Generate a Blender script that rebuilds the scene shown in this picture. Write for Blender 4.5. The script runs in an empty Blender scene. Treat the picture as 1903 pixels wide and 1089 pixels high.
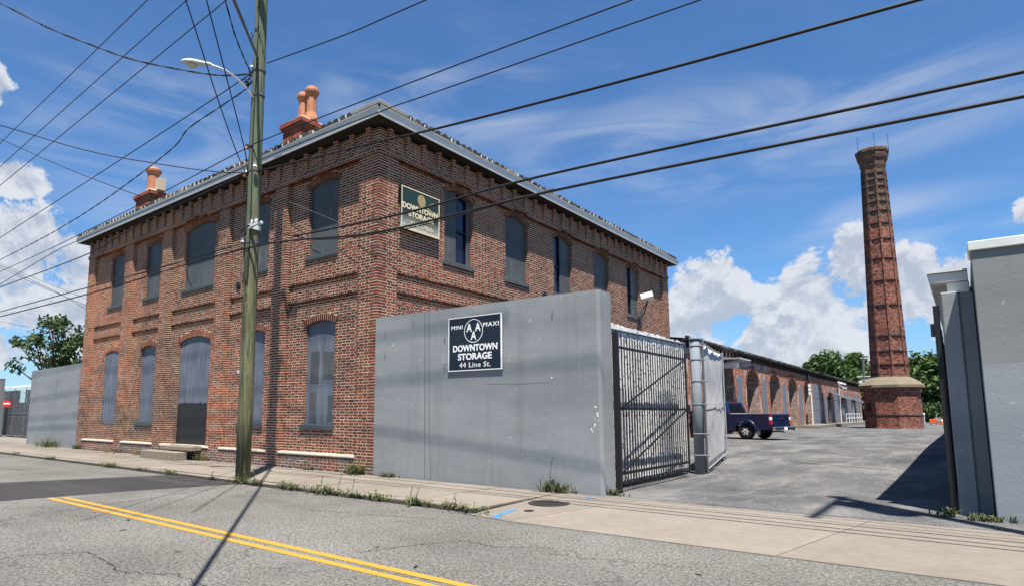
import bpy, bmesh, math, random
from mathutils import Vector, Matrix, noise
R_ = math.radians
rnd = random.Random(7)

# ------------------------------------------------------------------ camera, sky, sun, exposure
scn = bpy.context.scene
COL = scn.collection
cam_d = bpy.data.cameras.new('camera'); cam = bpy.data.objects.new('camera', cam_d); COL.objects.link(cam)
scn.camera = cam
cam_d.sensor_width = 36.0; cam_d.lens = 1157.6 / 1903 * 36
cam_d.shift_x = 83.7 / 1903; cam_d.shift_y = 80.8 / 1903
cam_d.clip_start = 0.05; cam_d.clip_end = 2000
yaw, pitch = R_(-38.648), R_(7.031)
fw = Vector((math.sin(yaw) * math.cos(pitch), math.cos(yaw) * math.cos(pitch), math.sin(pitch)))
rt = Vector((math.cos(yaw), -math.sin(yaw), 0)); up = rt.cross(fw)
cam.matrix_world = Matrix(((rt.x, up.x, -fw.x, 0), (rt.y, up.y, -fw.y, 0), (rt.z, up.z, -fw.z, 1.5), (0, 0, 0, 1)))

SUN = Vector((0.28, -0.28, 1.0)).normalized()
sd = bpy.data.lights.new('sun', 'SUN'); sun = bpy.data.objects.new('sun', sd); COL.objects.link(sun)
sd.energy = 5.0; sd.angle = R_(0.53); sd.color = (1.0, 0.955, 0.88)
sun.rotation_euler = SUN.to_track_quat('Z', 'Y').to_euler(); sun.location = (10, -10, 40)

scn.view_settings.view_transform = 'Standard'; scn.view_settings.look = 'None'
scn.view_settings.exposure = 1.2; scn.view_settings.gamma = 1.0; scn.view_settings.use_curve_mapping = False
scn.cycles.max_bounces = 6; scn.cycles.diffuse_bounces = 2; scn.cycles.transparent_max_bounces = 8

class NT:
    """tiny helper for building node trees"""
    def __init__(s, tree): s.t = tree; s.n = tree.nodes; s.l = tree.links
    def add(s, typ, **kw):
        n = s.n.new(typ)
        for k, v in kw.items():
            if k.startswith('i_'):
                key = k[2:]; key = int(key) if key.isdigit() else key
                s.set(n.inputs[key], v)
            else: setattr(n, k, v)
        return n
    def set(s, sock, v):
        if isinstance(v, bpy.types.NodeSocket): s.l.new(v, sock)
        elif isinstance(v, bpy.types.Node): s.l.new(v.outputs[0], sock)
        elif isinstance(v, (tuple, list)) and len(v) == 3 and sock.type == 'RGBA': sock.default_value = (*v, 1)
        else: sock.default_value = v
    def m(s, op, a, b=None, c=None, clamp=False):
        n = s.n.new('ShaderNodeMath'); n.operation = op; n.use_clamp = clamp
        s.set(n.inputs[0], a)
        if b is not None: s.set(n.inputs[1], b)
        if c is not None: s.set(n.inputs[2], c)
        return n.outputs[0]
    def mix(s, f, a, b, mode='MIX'):
        n = s.n.new('ShaderNodeMixRGB'); n.blend_type = mode
        s.set(n.inputs[0], f); s.set(n.inputs[1], a); s.set(n.inputs[2], b); return n.outputs[0]
    def noise(s, vec, scale, detail=3, rough=0.5, dist=0.0):
        n = s.n.new('ShaderNodeTexNoise'); n.inputs['Scale'].default_value = scale
        n.inputs['Detail'].default_value = detail; n.inputs['Roughness'].default_value = rough
        n.inputs['Distortion'].default_value = dist
        if vec is not None: s.set(n.inputs['Vector'], vec)
        return n.outputs['Fac']
    def ramp(s, f, stops, interp='LINEAR'):
        n = s.n.new('ShaderNodeValToRGB'); cr = n.color_ramp; cr.interpolation = interp
        while len(cr.elements) < len(stops): cr.elements.new(0.5)
        for e, (p, c) in zip(cr.elements, stops):
            e.position = p; e.color = (c, c, c, 1) if isinstance(c, (int, float)) else (*c, 1)
        s.set(n.inputs[0], f); return n.outputs[0]
    def smooth(s, v, a, b):
        n = s.n.new('ShaderNodeMapRange'); n.interpolation_type = 'SMOOTHSTEP'
        s.set(n.inputs[0], v); n.inputs[1].default_value = a; n.inputs[2].default_value = b; return n.outputs[0]
    def scale(s, vec, sc, rot=(0, 0, 0), loc=(0, 0, 0)):
        n = s.n.new('ShaderNodeMapping'); s.set(n.inputs[0], vec)
        n.inputs['Scale'].default_value = sc; n.inputs['Rotation'].default_value = rot
        n.inputs['Location'].default_value = loc; return n.outputs[0]

world = bpy.data.worlds.new('World'); scn.world = world; world.use_nodes = True
w = NT(world.node_tree); w.n.clear()
sky = w.add('ShaderNodeTexSky', sky_type='NISHITA', sun_disc=False, sun_elevation=R_(69.8), sun_rotation=R_(135), air_density=1.0, dust_density=0.0, ozone_density=3.0)
tc = w.add('ShaderNodeTexCoord'); gen = tc.outputs['Generated']
sp = w.add('ShaderNodeSeparateXYZ', i_0=gen)
az = w.m('MULTIPLY', w.m('ARCTAN2', sp.outputs[0], sp.outputs[1]), 57.2958)
el = w.m('MULTIPLY', w.m('ARCSINE', sp.outputs[2]), 57.2958)
cmb = w.add('ShaderNodeCombineXYZ', i_0=az, i_1=el)
n1 = w.noise(cmb, 0.16, 10, 0.66, 0.3)
n2 = w.noise(w.scale(cmb, (1, 1, 1), loc=(40, 11, 3)), 0.34, 6, 0.6)
nj = w.m('SUBTRACT', n1, 0.5)
# cumulus banks: azimuth, elevation, half width, half height
BL = [(-17.3, 8.7, 3.6, 5.0), (-19.5, 4.5, 5, 5.0), (-8.6, 8.3, 5.2, 4.8), (-6.3, 11.6, 2.2, 2.9), (-11.5, 5.0, 6.5, 3.2), (-2.8, 9.5, 2.6, 3.2), (0.5, 8.0, 3.5, 3.4),
      (4.6, 13.6, 1.3, 1.6), (-73.5, 11.8, 5.6, 4.0), (-71.5, 8.0, 6.0, 4.0), (-76, 17.2, 2.8, 1.5), (-78.5, 23.0, 2.2, 1.7), (-76, 4.5, 4, 2.0), (-69.5, 9, 3, 5),
      (38, 7, 8, 3.5), (80, 8, 7, 3.5), (135, 6, 9, 3), (-115, 7, 8, 4), (-160, 6, 7, 3)]
f = None
for a0, e0, ra, re in BL:
    da = w.m('DIVIDE', w.m('SUBTRACT', az, a0), ra); de = w.m('DIVIDE', w.m('SUBTRACT', el, e0), re)
    d = w.m('SUBTRACT', 1.0, w.m('ADD', w.m('MULTIPLY', da, da), w.m('MULTIPLY', de, de)))
    f = d if f is None else w.m('MAXIMUM', f, d)
f = w.m('MAXIMUM', f, -1.5)
dens = w.smooth(w.m('ADD', w.m('MULTIPLY', f, 0.55), w.m('MULTIPLY', nj, 3.4)), 0.0, 0.24)
# thin cirrus streaks
cs = w.scale(cmb, (0.06, 0.26, 1), rot=(0, 0, R_(9)))
c1 = w.noise(cs, 1.0, 7, 0.54, 1.0)
c2 = w.noise(w.scale(cmb, (1, 1.6, 1), loc=(7, 3, 0)), 0.06, 3, 0.5)
cm = None
for a0, e0, ra, re in ((-41, 27, 13, 5), (-14, 22.5, 24, 5.0), (-66, 21, 12, 7), (-3, 14, 9, 3), (60, 25, 30, 8), (150, 30, 40, 8), (-120, 28, 30, 8)):
    da = w.m('DIVIDE', w.m('SUBTRACT', az, a0), ra); de = w.m('DIVIDE', w.m('SUBTRACT', el, e0), re)
    d = w.m('SUBTRACT', 1.0, w.m('ADD', w.m('MULTIPLY', da, da), w.m('MULTIPLY', de, de)))
    cm = d if cm is None else w.m('MAXIMUM', cm, d)
cir = w.m('MULTIPLY', w.smooth(c1, 0.36, 0.72), w.m('ADD', w.m('MULTIPLY', w.smooth(c2, 0.34, 0.60), 0.22), w.m('MULTIPLY', w.smooth(cm, -0.25, 0.8), 0.95)))
cir = w.m('MULTIPLY', cir, w.smooth(el, 6, 16)); cir = w.m('MULTIPLY', cir, w.m('SUBTRACT', 1.0, w.smooth(el, 29, 50)))
low = w.m('MULTIPLY', w.m('SUBTRACT', 1.0, w.smooth(el, -2, 13)), 0.34)
skyc = w.mix(1.0, sky, (0.66, 0.98, 1.26), 'MULTIPLY')
skyc = w.mix(low, skyc, (3.0, 4.0, 5.6))
skyc = w.mix(w.m('MULTIPLY', cir, 0.32), skyc, (6.3, 6.5, 6.9))
n1b = w.noise(w.scale(cmb, (1, 1, 1), loc=(0.25, 1.1, 0)), 0.16, 10, 0.66, 0.3)
shd = w.m('ADD', w.m('MULTIPLY', w.m('SUBTRACT', n1b, n1), 3.2), w.m('ADD', w.m('MULTIPLY', f, 0.22), w.m('MULTIPLY', n2, 0.7)))
cc = w.mix(w.smooth(shd, 0.22, 0.80), (6.3, 6.5, 6.9), (4.0, 4.4, 5.2))
skyc = w.mix(w.m('MULTIPLY', dens, 0.93), skyc, cc)
bg = w.add('ShaderNodeBackground', i_0=skyc, i_1=0.054); out = w.add('ShaderNodeOutputWorld', i_0=bg)

# ------------------------------------------------------------------ object helpers
def tag(o, label=None, cat=None, group=None, kind=None):
    if label: o['label'] = label
    if cat: o['category'] = cat
    if group: o['group'] = group
    if kind: o['kind'] = kind
    return o
def empty(name, loc=(0, 0, 0), rz=0, label=None, cat=None, group=None, kind=None):
    o = bpy.data.objects.new(name, None); COL.objects.link(o); o.location = loc; o.rotation_euler = (0, 0, rz)
    o.empty_display_size = 0.2
    return tag(o, label, cat, group, kind)

class MB:
    """collects faces, makes one mesh object with metric UVs"""
    def __init__(s): s.v = []; s.f = []
    def quad(s, a, b, c, d): s.poly([a, b, c, d])
    def poly(s, pts):
        i = len(s.v); s.v += [tuple(p) for p in pts]; s.f.append(tuple(range(i, i + len(pts))))
    def mesh(s, vs, fs):
        i = len(s.v); s.v += [tuple(p) for p in vs]; s.f += [tuple(k + i for k in f) for f in fs]
    def box(s, x0, x1, y0, y1, z0, z1, skip=''):
        v = [(x0, y0, z0), (x1, y0, z0), (x1, y1, z0), (x0, y1, z0), (x0, y0, z1), (x1, y0, z1), (x1, y1, z1), (x0, y1, z1)]
        F = {'b': (0, 3, 2, 1), 't': (4, 5, 6, 7), 'f': (0, 1, 5, 4), 'r': (1, 2, 6, 5), 'k': (2, 3, 7, 6), 'l': (3, 0, 4, 7)}
        s.mesh(v, [F[k] for k in F if k not in skip]); return s
    def obox(s, M, sx, sy, sz):
        """box of full size centred on matrix M"""
        v = [M @ Vector((a * sx / 2, b * sy / 2, c * sz / 2)) for c in (-1, 1) for a, b in ((-1, -1), (1, -1), (1, 1), (-1, 1))]
        s.mesh(v, [(0, 3, 2, 1), (4, 5, 6, 7), (0, 1, 5, 4), (1, 2, 6, 5), (2, 3, 7, 6), (3, 0, 4, 7)]); return s
    def bar(s, a, b, wd, hd, upv=(0, 0, 1)):
        a = Vector(a); b = Vector(b); d = (b - a); L = d.length; d.normalize()
        u = Vector(upv)
        if abs(d.dot(u)) > 0.98: u = Vector((1, 0, 0))
        sd_ = d.cross(u).normalized(); u = sd_.cross(d)
        M = Matrix(((d.x, sd_.x, u.x, (a.x + b.x) / 2), (d.y, sd_.y, u.y, (a.y + b.y) / 2), (d.z, sd_.z, u.z, (a.z + b.z) / 2), (0, 0, 0, 1)))
        return s.obox(M, L, wd, hd)
    def tube(s, pts, r, n=8, caps=True):
        pts = [Vector(p) for p in pts]; rs = r if isinstance(r, (list, tuple)) else [r] * len(pts)
        base = len(s.v); prev = None
        for i, p in enumerate(pts):
            d = (pts[min(i + 1, len(pts) - 1)] - pts[max(i - 1, 0)]).normalized()
            if prev is None:
                prev = Vector((0, 0, 1)) if abs(d.z) < 0.9 else Vector((1, 0, 0))
            a = (prev - d * prev.dot(d)).normalized(); b = d.cross(a); prev = a
            for k in range(n):
                t = 2 * math.pi * k / n; s.v.append(tuple(p + (a * math.cos(t) + b * math.sin(t)) * rs[i]))
        for i in range(len(pts) - 1):
            for k in range(n):
                s.f.append((base + i * n + k, base + i * n + (k + 1) % n, base + (i + 1) * n + (k + 1) % n, base + (i + 1) * n + k))
        if caps:
            s.f.append(tuple(base + k for k in reversed(range(n)))); s.f.append(tuple(base + (len(pts) - 1) * n + k for k in range(n)))
        return s
    def lathe(s, prof, c=(0, 0, 0), n=16, rot=0.0):
        base = len(s.v)
        for r, z in prof:
            for k in range(n):
                t = 2 * math.pi * k / n + rot; s.v.append((c[0] + r * math.cos(t), c[1] + r * math.sin(t), c[2] + z))
        for i in range(len(prof) - 1):
            for k in range(n):
                s.f.append((base + i * n + k, base + i * n + (k + 1) % n, base + (i + 1) * n + (k + 1) % n, base + (i + 1) * n + k))
        s.f.append(tuple(base + k for k in reversed(range(n)))); s.f.append(tuple(base + (len(prof) - 1) * n + k for k in range(n)))
        return s
    def build(s, name, mat, parent=None, smooth=False, bevel=0, loc=None, link=True, uv=True):
        me = bpy.data.meshes.new(name); me.from_pydata(s.v, [], s.f); me.update()
        if uv:
            ul = me.uv_layers.new(name='UVMap').data
            vs = me.vertices
            for p in me.polygons:
                nx, ny, nz = p.normal
                if abs(nz) > 0.75:
                    for li in p.loop_indices:
                        c = vs[me.loops[li].vertex_index].co; ul[li].uv = (c.x, c.y)
                else:
                    h = math.hypot(nx, ny) or 1; tx, ty = -ny / h, nx / h
                    for li in p.loop_indices:
                        c = vs[me.loops[li].vertex_index].co; ul[li].uv = (c.x * tx + c.y * ty, c.z)
        if mat: me.materials.append(mat)
        if smooth: me.polygons.foreach_set('use_smooth', [True] * len(me.polygons))
        if not link: return me
        o = bpy.data.objects.new(name, me); COL.objects.link(o)
        if parent: o.parent = parent
        if loc: o.location = loc
        if bevel:
            b = o.modifiers.new('bevel', 'BEVEL'); b.width = bevel; b.segments = 2; b.limit_method = 'ANGLE'; b.angle_limit = R_(35)
            if smooth:
                me.polygons.foreach_set('use_smooth', [True] * len(me.polygons))
        return o
def inst(src, name=None, parent=None, loc=None):
    o = src.copy(); COL.objects.link(o)
    if parent is not None: o.parent = parent
    if loc is not None: o.location = loc
    return o

# ------------------------------------------------------------------ materials
def mat(name, col, rough=0.8, metal=0.0, spec=0.3, var=0.0, vscale=3.0, bump=0.0, bscale=60.0, fn=None):
    m = bpy.data.materials.new(name); m.use_nodes = True; t = NT(m.node_tree); t.n.clear()
    b = t.add('ShaderNodeBsdfPrincipled'); o = t.add('ShaderNodeOutputMaterial', i_0=b.outputs[0])
    b.inputs['Roughness'].default_value = rough; b.inputs['Metallic'].default_value = metal
    b.inputs['Specular IOR Level'].default_value = spec
    t.pos = t.add('ShaderNodeNewGeometry').outputs['Position']; t.b = b
    c = None
    if var:
        nn = t.noise(t.pos, vscale, 5, 0.6)
        nn2 = t.noise(t.pos, vscale * 7.3, 3, 0.6)
        k = t.m('ADD', 1 - var, t.m('MULTIPLY', t.m('ADD', t.m('MULTIPLY', nn, 1.4), t.m('MULTIPLY', nn2, 0.6)), var))
        c = t.mix(1.0, col, k, 'MULTIPLY')
        t.l.new(c, b.inputs[0])
    else: b.inputs[0].default_value = (*col, 1)
    if bump:
        bn = t.add('ShaderNodeBump', i_Height=t.noise(t.pos, bscale, 4, 0.6)); bn.inputs['Strength'].default_value = bump; bn.inputs['Distance'].default_value = 0.01
        t.l.new(bn.outputs[0], b.inputs['Normal'])
    if fn: fn(t, b, c)
    return m
def pz(t):
    s = t.add('ShaderNodeSeparateXYZ', i_0=t.pos); return s.outputs

def brick_colour(t, rand):
    base = t.ramp(rand, [(0.0, (0.060, 0.022, 0.016)), (0.10, (0.115, 0.032, 0.020)), (0.30, (0.140, 0.032, 0.017)), (0.55, (0.180, 0.040, 0.019)),
                         (0.78, (0.220, 0.052, 0.024)), (0.92, (0.25, 0.076, 0.038)), (0.97, (0.12, 0.036, 0.024)), (1.0, (0.30, 0.13, 0.07))])
    X, Y, Z = pz(t)[:3]
    big = t.noise(t.pos, 0.55, 4, 0.6)
    # towards the far left end the bricks are more orange and sandy
    lft = t.m('MULTIPLY', t.smooth(X, -15.0, -24.0), 0.50)
    base = t.mix(t.m('MULTIPLY', lft, t.smooth(big, 0.30, 0.62)), base, (0.33, 0.12, 0.05))
    st = t.noise(t.scale(t.pos, (1, 1, 0.35)), 0.9, 5, 0.65)
    base = t.mix(t.m('MULTIPLY', t.smooth(st, 0.52, 0.68), 0.45), base, (0.075, 0.035, 0.028))
    base = t.mix(t.m('MULTIPLY', t.smooth(st, 0.45, 0.30), 0.35), base, (0.32, 0.095, 0.035))
    bg_ = t.noise(t.pos, 0.22, 3, 0.5)
    base = t.mix(1.0, base, t.m('ADD', 0.62, t.m('MULTIPLY', t.smooth(bg_, 0.32, 0.66), 0.55)), 'MULTIPLY')
    # lowest courses: greyish, worn
    pl = t.m('MULTIPLY', t.m('SUBTRACT', 1.0, t.smooth(Z, 0.25, 0.50)), t.smooth(t.noise(t.pos, 1.1, 3, 0.6), 0.40, 0.60))
    base = t.mix(t.m('MULTIPLY', pl, 0.75), base, (0.095, 0.085, 0.085))
    dirt = t.noise(t.pos, 45, 4, 0.65)
    return t.mix(1.0, base, t.m('ADD', 0.62, t.m('MULTIPLY', dirt, 0.76)), 'MULTIPLY')
def f_brick(island):
    def fn(t, b, c):
        if island: r = t.add('ShaderNodeNewGeometry').outputs['Random Per Island']
        else: r = t.add('ShaderNodeObjectInfo').outputs['Random']
        c = brick_colour(t, r)
        # mortar smears
        sm = t.smooth(t.noise(t.pos, 9, 5, 0.7), 0.60, 0.74)
        c = t.mix(t.m('MULTIPLY', sm, 0.45), c, (0.40, 0.33, 0.27))
        t.l.new(c, b.inputs[0])
        bn = t.add('ShaderNodeBump', i_Height=t.noise(t.pos, 70, 4, 0.6)); bn.inputs['Strength'].default_value = 0.5; bn.inputs['Distance'].default_value = 0.006
        t.l.new(bn.outputs[0], b.inputs['Normal'])
    return fn
M = {}
M['brick'] = mat('brick_pieces', (0.2, 0.06, 0.04), 0.9, spec=0.15, fn=f_brick(True))
M['soot_brick'] = mat('sooty_brick', (0.060, 0.028, 0.022), 0.95, var=0.5, vscale=5)
M['brick1'] = mat('brick_single', (0.2, 0.06, 0.04), 0.9, spec=0.15, fn=f_brick(False))
def f_mortar(t, b, c):
    n = t.noise(t.pos, 2.2, 5, 0.65)
    X, Y, Z = pz(t)[:3]
    c = t.mix(n, (0.35, 0.28, 0.205), (0.66, 0.565, 0.43))
    st = t.noise(t.scale(t.pos, (1, 1, 0.35)), 0.9, 5, 0.65)
    c = t.mix(t.m('MULTIPLY', t.smooth(st, 0.52, 0.68), 0.40), c, (0.26, 0.22, 0.18))
    t.l.new(c, b.inputs[0])
M['mortar'] = mat('mortar', (0.5, 0.44, 0.36), 0.95, spec=0.1, fn=f_mortar)

def brick_tex(name, c1, c2, mortar, bw=0.215, bh=0.075, ms=0.011, fn2=None, dark=0.5):
    def fn(t, b, c):
        uv = t.add('ShaderNodeUVMap').outputs[0]
        bt = t.add('ShaderNodeTexBrick', i_Vector=uv); bt.offset = 0.5
        bt.inputs['Scale'].default_value = 1.0; bt.inputs['Brick Width'].default_value = bw; bt.inputs['Row Height'].default_value = bh
        bt.inputs['Mortar Size'].default_value = ms; bt.inputs['Mortar Smooth'].default_value = 0.1; bt.inputs['Bias'].default_value = -0.1
        t.set(bt.inputs['Color1'], c1); t.set(bt.inputs['Color2'], c2); t.set(bt.inputs['Mortar'], mortar)
        n = t.noise(t.pos, 1.3, 5, 0.65); n3 = t.noise(t.pos, 14, 3, 0.6)
        c = t.mix(1.0, bt.outputs['Color'], t.m('ADD', 0.45, t.m('ADD', t.m('MULTIPLY', n, 0.6), t.m('MULTIPLY', n3, 0.5))), 'MULTIPLY')
        if fn2: c = fn2(t, c)
        t.l.new(c, b.inputs[0])
        bn = t.add('ShaderNodeBump', i_Height=t.m('SUBTRACT', 1.0, bt.outputs['Fac'])); bn.inputs['Strength'].default_value = 0.6; bn.inputs['Distance'].default_value = 0.01
        t.l.new(bn.outputs[0], b.inputs['Normal'])
    return mat(name, c1, 0.92, spec=0.15, fn=fn)
def f_stack(t, c):
    X, Y, Z = pz(t)[:3]
    spk = t.noise(t.scale(t.pos, (1, 1, 1.5)), 3.6, 4, 0.8)
    c = t.mix(1.0, c, t.m('ADD', 0.40, t.m('MULTIPLY', t.smooth(spk, 0.36, 0.64), 1.1)), 'MULTIPLY')
    k = t.smooth(t.m('ADD', Z, t.m('MULTIPLY', t.noise(t.pos, 1.2, 4, 0.6), 5)), 19.5, 22.5)
    c = t.mix(t.m('MULTIPLY', k, 0.60), c, (0.060, 0.058, 0.045))
    return t.mix(t.m('MULTIPLY', t.smooth(t.noise(t.scale(t.pos, (1, 1, 1.6)), 4.5, 4, 0.8), 0.57, 0.66), 0.55), c, (0.36, 0.31, 0.25))
M['stack_brick'] = brick_tex('stack_brick', (0.21, 0.050, 0.028), (0.085, 0.028, 0.022), (0.22, 0.17, 0.135), 0.26, 0.10, 0.010, f_stack)
def f_ware(t, c):
    X, Y, Z = pz(t)[:3]
    n = t.noise(t.scale(t.pos, (1, 1, 0.5)), 1.0, 6, 0.7)
    near = t.m('SUBTRACT', 1.0, t.smooth(Y, 50, 52))
    white = t.m('MULTIPLY', t.m('MULTIPLY', near, t.smooth(Z, 4.5, 4.7)), t.smooth(n, 0.42, 0.52))
    c = t.mix(t.m('MULTIPLY', white, 0.8), c, (0.33, 0.32, 0.33))
    org = t.m('MULTIPLY', t.m('SUBTRACT', 1.0, t.smooth(Z, 4.5, 4.65)), t.smooth(t.noise(t.pos, 0.9, 4, 0.6), 0.40, 0.58))
    c = t.mix(t.m('MULTIPLY', org, 0.45), c, (0.42, 0.14, 0.06))
    spk = t.noise(t.scale(t.pos, (1, 1, 1.6)), 5.0, 3, 0.8)
    c = t.mix(1.0, c, t.m('ADD', 0.35, t.m('MULTIPLY', t.smooth(spk, 0.36, 0.64), 1.15)), 'MULTIPLY')
    pat = t.m('MULTIPLY', t.m('SUBTRACT', 1.0, t.smooth(Z, 4.3, 4.5)), t.smooth(t.noise(t.scale(t.pos, (1, 1, 0.35), loc=(3, 3, 0)), 1.5, 5, 0.7), 0.53, 0.62))
    return t.mix(t.m('MULTIPLY', pat, 0.75), c, (0.48, 0.44, 0.42))
M['ware'] = brick_tex('warehouse_brick', (0.33, 0.085, 0.040), (0.15, 0.04, 0.026), (0.34, 0.26, 0.20), 0.25, 0.085, 0.014, f_ware)
def f_jamb(t, c):
    n = t.noise(t.pos, 2.0, 6, 0.7)
    c = t.mix(t.m('MULTIPLY', t.smooth(n, 0.48, 0.60), 0.6), c, (0.46, 0.38, 0.32))
    return t.mix(1.0, c, t.m('ADD', 0.30, t.m('MULTIPLY', t.smooth(t.noise(t.scale(t.pos, (1, 1, 2.4)), 8.0, 3, 0.8), 0.34, 0.66), 1.0)), 'MULTIPLY')
M['jamb'] = brick_tex('jamb_brick', (0.30, 0.09, 0.05), (0.10, 0.04, 0.03), (0.45, 0.40, 0.34), 0.25, 0.085, 0.018, f_jamb)
M['chim_brick'] = mat('chimney_brick', (0.2, 0.05, 0.03), 0.9, fn=lambda t, b, c: t.l.new(t.mix(1.0, t.ramp(t.add('ShaderNodeNewGeometry').outputs['Random Per Island'], [(0, (0.16, 0.03, 0.02)), (0.5, (0.26, 0.06, 0.036)), (1, (0.34, 0.10, 0.06))]), t.m('ADD', 0.6, t.m('MULTIPLY', t.noise(t.pos, 20, 4), 0.8)), 'MULTIPLY'), b.inputs[0]))
M['chim_mortar'] = mat('chimney_mortar', (0.26, 0.15, 0.11), 0.95, var=0.4)
M['terracotta'] = mat('terracotta', (0.40, 0.165, 0.09), 0.85, var=0.6, vscale=4, bump=0.2)
M['paleclay'] = mat('pale_clay', (0.44, 0.36, 0.25), 0.8, var=0.2)
def f_board(t, b, c):
    n = t.noise(t.scale(t.pos, (6, 6, 0.7)), 1.0, 6, 0.65); n2 = t.noise(t.pos, 1.7, 4, 0.6)
    c = t.mix(n2, (0.070, 0.080, 0.105), (0.150, 0.167, 0.20))
    c = t.mix(t.m('MULTIPLY', t.smooth(n, 0.52, 0.70), 0.45), c, (0.22, 0.24, 0.28))
    c = t.mix(t.m('MULTIPLY', t.smooth(n, 0.48, 0.33), 0.45), c, (0.05, 0.055, 0.07))
    t.l.new(c, b.inputs[0])
M['board'] = mat('grey_painted_board', (0.12, 0.13, 0.15), 0.6, fn=f_board)
def f_boardd(t, b, c):
    n = t.noise(t.scale(t.pos, (6, 6, 0.7)), 1.0, 6, 0.65); n2 = t.noise(t.pos, 1.7, 4, 0.6)
    c = t.mix(n2, (0.034, 0.039, 0.044), (0.100, 0.106, 0.110))
    c = t.mix(t.m('MULTIPLY', t.smooth(n, 0.54, 0.70), 0.4), c, (0.19, 0.20, 0.20))
    t.l.new(c, b.inputs[0])
M['board_dark'] = mat('dark_grey_painted_board', (0.08, 0.09, 0.1), 0.6, fn=f_boardd)
def f_door(t, b, c):
    f_board(t, b, c); src = b.inputs[0].links[0].from_socket
    X, Y, Z = pz(t)[:3]
    zz = t.m('ADD', Z, t.m('MULTIPLY', t.noise(t.scale(t.pos, (1, 1, 0.01)), 6, 6, 0.75), 0.28))
    k = t.smooth(zz, 2.02, 1.985)
    t.l.new(t.mix(k, src, (0.016, 0.017, 0.018)), b.inputs[0])
M['door'] = mat('door_two_tone_paint', (0.12, 0.13, 0.15), 0.6, fn=f_door)
M['sill'] = mat('grey_sill_paint', (0.055, 0.065, 0.072), 0.6, var=0.3)
M['void'] = mat('dark_window_glass', (0.01, 0.011, 0.035), 0.15, spec=0.5)
M['ledge'] = mat('white_ledge_stone', (0.60, 0.55, 0.48), 0.9, var=0.4, vscale=5)
M['step'] = mat('step_stone', (0.20, 0.17, 0.13), 0.95, var=0.4, vscale=5, bump=0.4)
M['white'] = mat('white_gutter_paint', (0.60, 0.60, 0.585), 0.55, var=0.3, vscale=2)
M['soffit'] = mat('soffit_dark_wood', (0.022, 0.017, 0.014), 0.9, var=0.4)
def f_tile(t, b, c):
    r = t.add('ShaderNodeObjectInfo').outputs['Random']
    c = t.ramp(r, [(0, (0.018, 0.018, 0.017)), (0.55, (0.038, 0.036, 0.032)), (0.8, (0.07, 0.068, 0.06)), (1, (0.20, 0.19, 0.17))])
    c = t.mix(t.smooth(t.noise(t.pos, 7, 4, 0.7), 0.56, 0.70), c, (0.30, 0.29, 0.26)); t.l.new(c, b.inputs[0])
M['tile'] = mat('weathered_roof_tile', (0.08, 0.075, 0.065), 0.95, fn=f_tile)
M['roof_pale'] = mat('weathered_zinc', (0.20, 0.20, 0.19), 0.8, var=0.6, vscale=4)
M['roof'] = mat('roof_covering', (0.075, 0.07, 0.06), 0.95, var=0.5)
def f_wall(t, b, c):
    X, Y, Z = pz(t)[:3]
    n = t.noise(t.scale(t.pos, (0.35, 0.35, 1.0)), 0.8, 5, 0.6)
    c = t.mix(t.smooth(n, 0.30, 0.70), (0.178, 0.189, 0.195), (0.248, 0.258, 0.262))
    st = t.noise(t.scale(t.pos, (9, 9, 0.8)), 1.0, 5, 0.65)
    c = t.mix(t.m('MULTIPLY', t.smooth(st, 0.57, 0.70), 0.25), c, (0.30, 0.32, 0.33))
    fl = t.noise(t.scale(t.pos, (1, 1, 0.45)), 11, 4, 0.65)
    fm = t.noise(t.pos, 0.8, 3, 0.5)
    c = t.mix(t.m('MULTIPLY', t.m('MULTIPLY', t.smooth(fl, 0.66, 0.71), t.smooth(fm, 0.44, 0.58)), 0.75), c, (0.55, 0.55, 0.54))
    dr = t.noise(t.scale(t.pos, (3.5, 3.5, 0.22)), 1.0, 5, 0.6)
    c = t.mix(t.m('MULTIPLY', t.smooth(dr, 0.56, 0.70), 0.22), c, (0.115, 0.120, 0.118))
    t.l.new(c, b.inputs[0])
    bn = t.add('ShaderNodeBump', i_Height=t.m('ADD', t.noise(t.pos, 40, 4, 0.6), t.m('MULTIPLY', t.noise(t.pos, 3, 3, 0.6), 2))); bn.inputs['Strength'].default_value = 0.35; bn.inputs['Distance'].default_value = 0.008
    t.l.new(bn.outputs[0], b.inputs['Normal'])
M['wall'] = mat('grey_painted_render', (0.2, 0.21, 0.22), 0.85, fn=f_wall)
M['wall_dark'] = mat('grey_green_painted_render', (0.145, 0.155, 0.155), 0.85, var=0.2, vscale=1.2, bump=0.25, bscale=30)
M['wall_blue'] = mat('grey_blue_painted_render', (0.205, 0.225, 0.255), 0.7, var=0.2, vscale=1.2, bump=0.25, bscale=30)
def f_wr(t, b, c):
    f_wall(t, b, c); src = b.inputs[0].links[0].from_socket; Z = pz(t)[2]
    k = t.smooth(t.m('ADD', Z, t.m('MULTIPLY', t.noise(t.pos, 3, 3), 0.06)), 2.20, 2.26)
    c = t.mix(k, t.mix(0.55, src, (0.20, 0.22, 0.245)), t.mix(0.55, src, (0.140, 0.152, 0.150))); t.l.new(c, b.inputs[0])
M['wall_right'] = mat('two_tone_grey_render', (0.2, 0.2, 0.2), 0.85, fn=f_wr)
M['black'] = mat('black_iron', (0.012, 0.012, 0.013), 0.5, var=0.2)
M['cable'] = mat('black_cable', (0.012, 0.012, 0.013), 0.6)
M['cable_p'] = mat('weathered_wire', (0.035, 0.025, 0.035), 0.6)
M['galv'] = mat('galvanised_steel', (0.150, 0.172, 0.195), 0.75, metal=0.0, var=0.3, vscale=4)
M['alu'] = mat('brushed_aluminium', (0.6, 0.6, 0.6), 0.35, metal=0.7)
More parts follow.
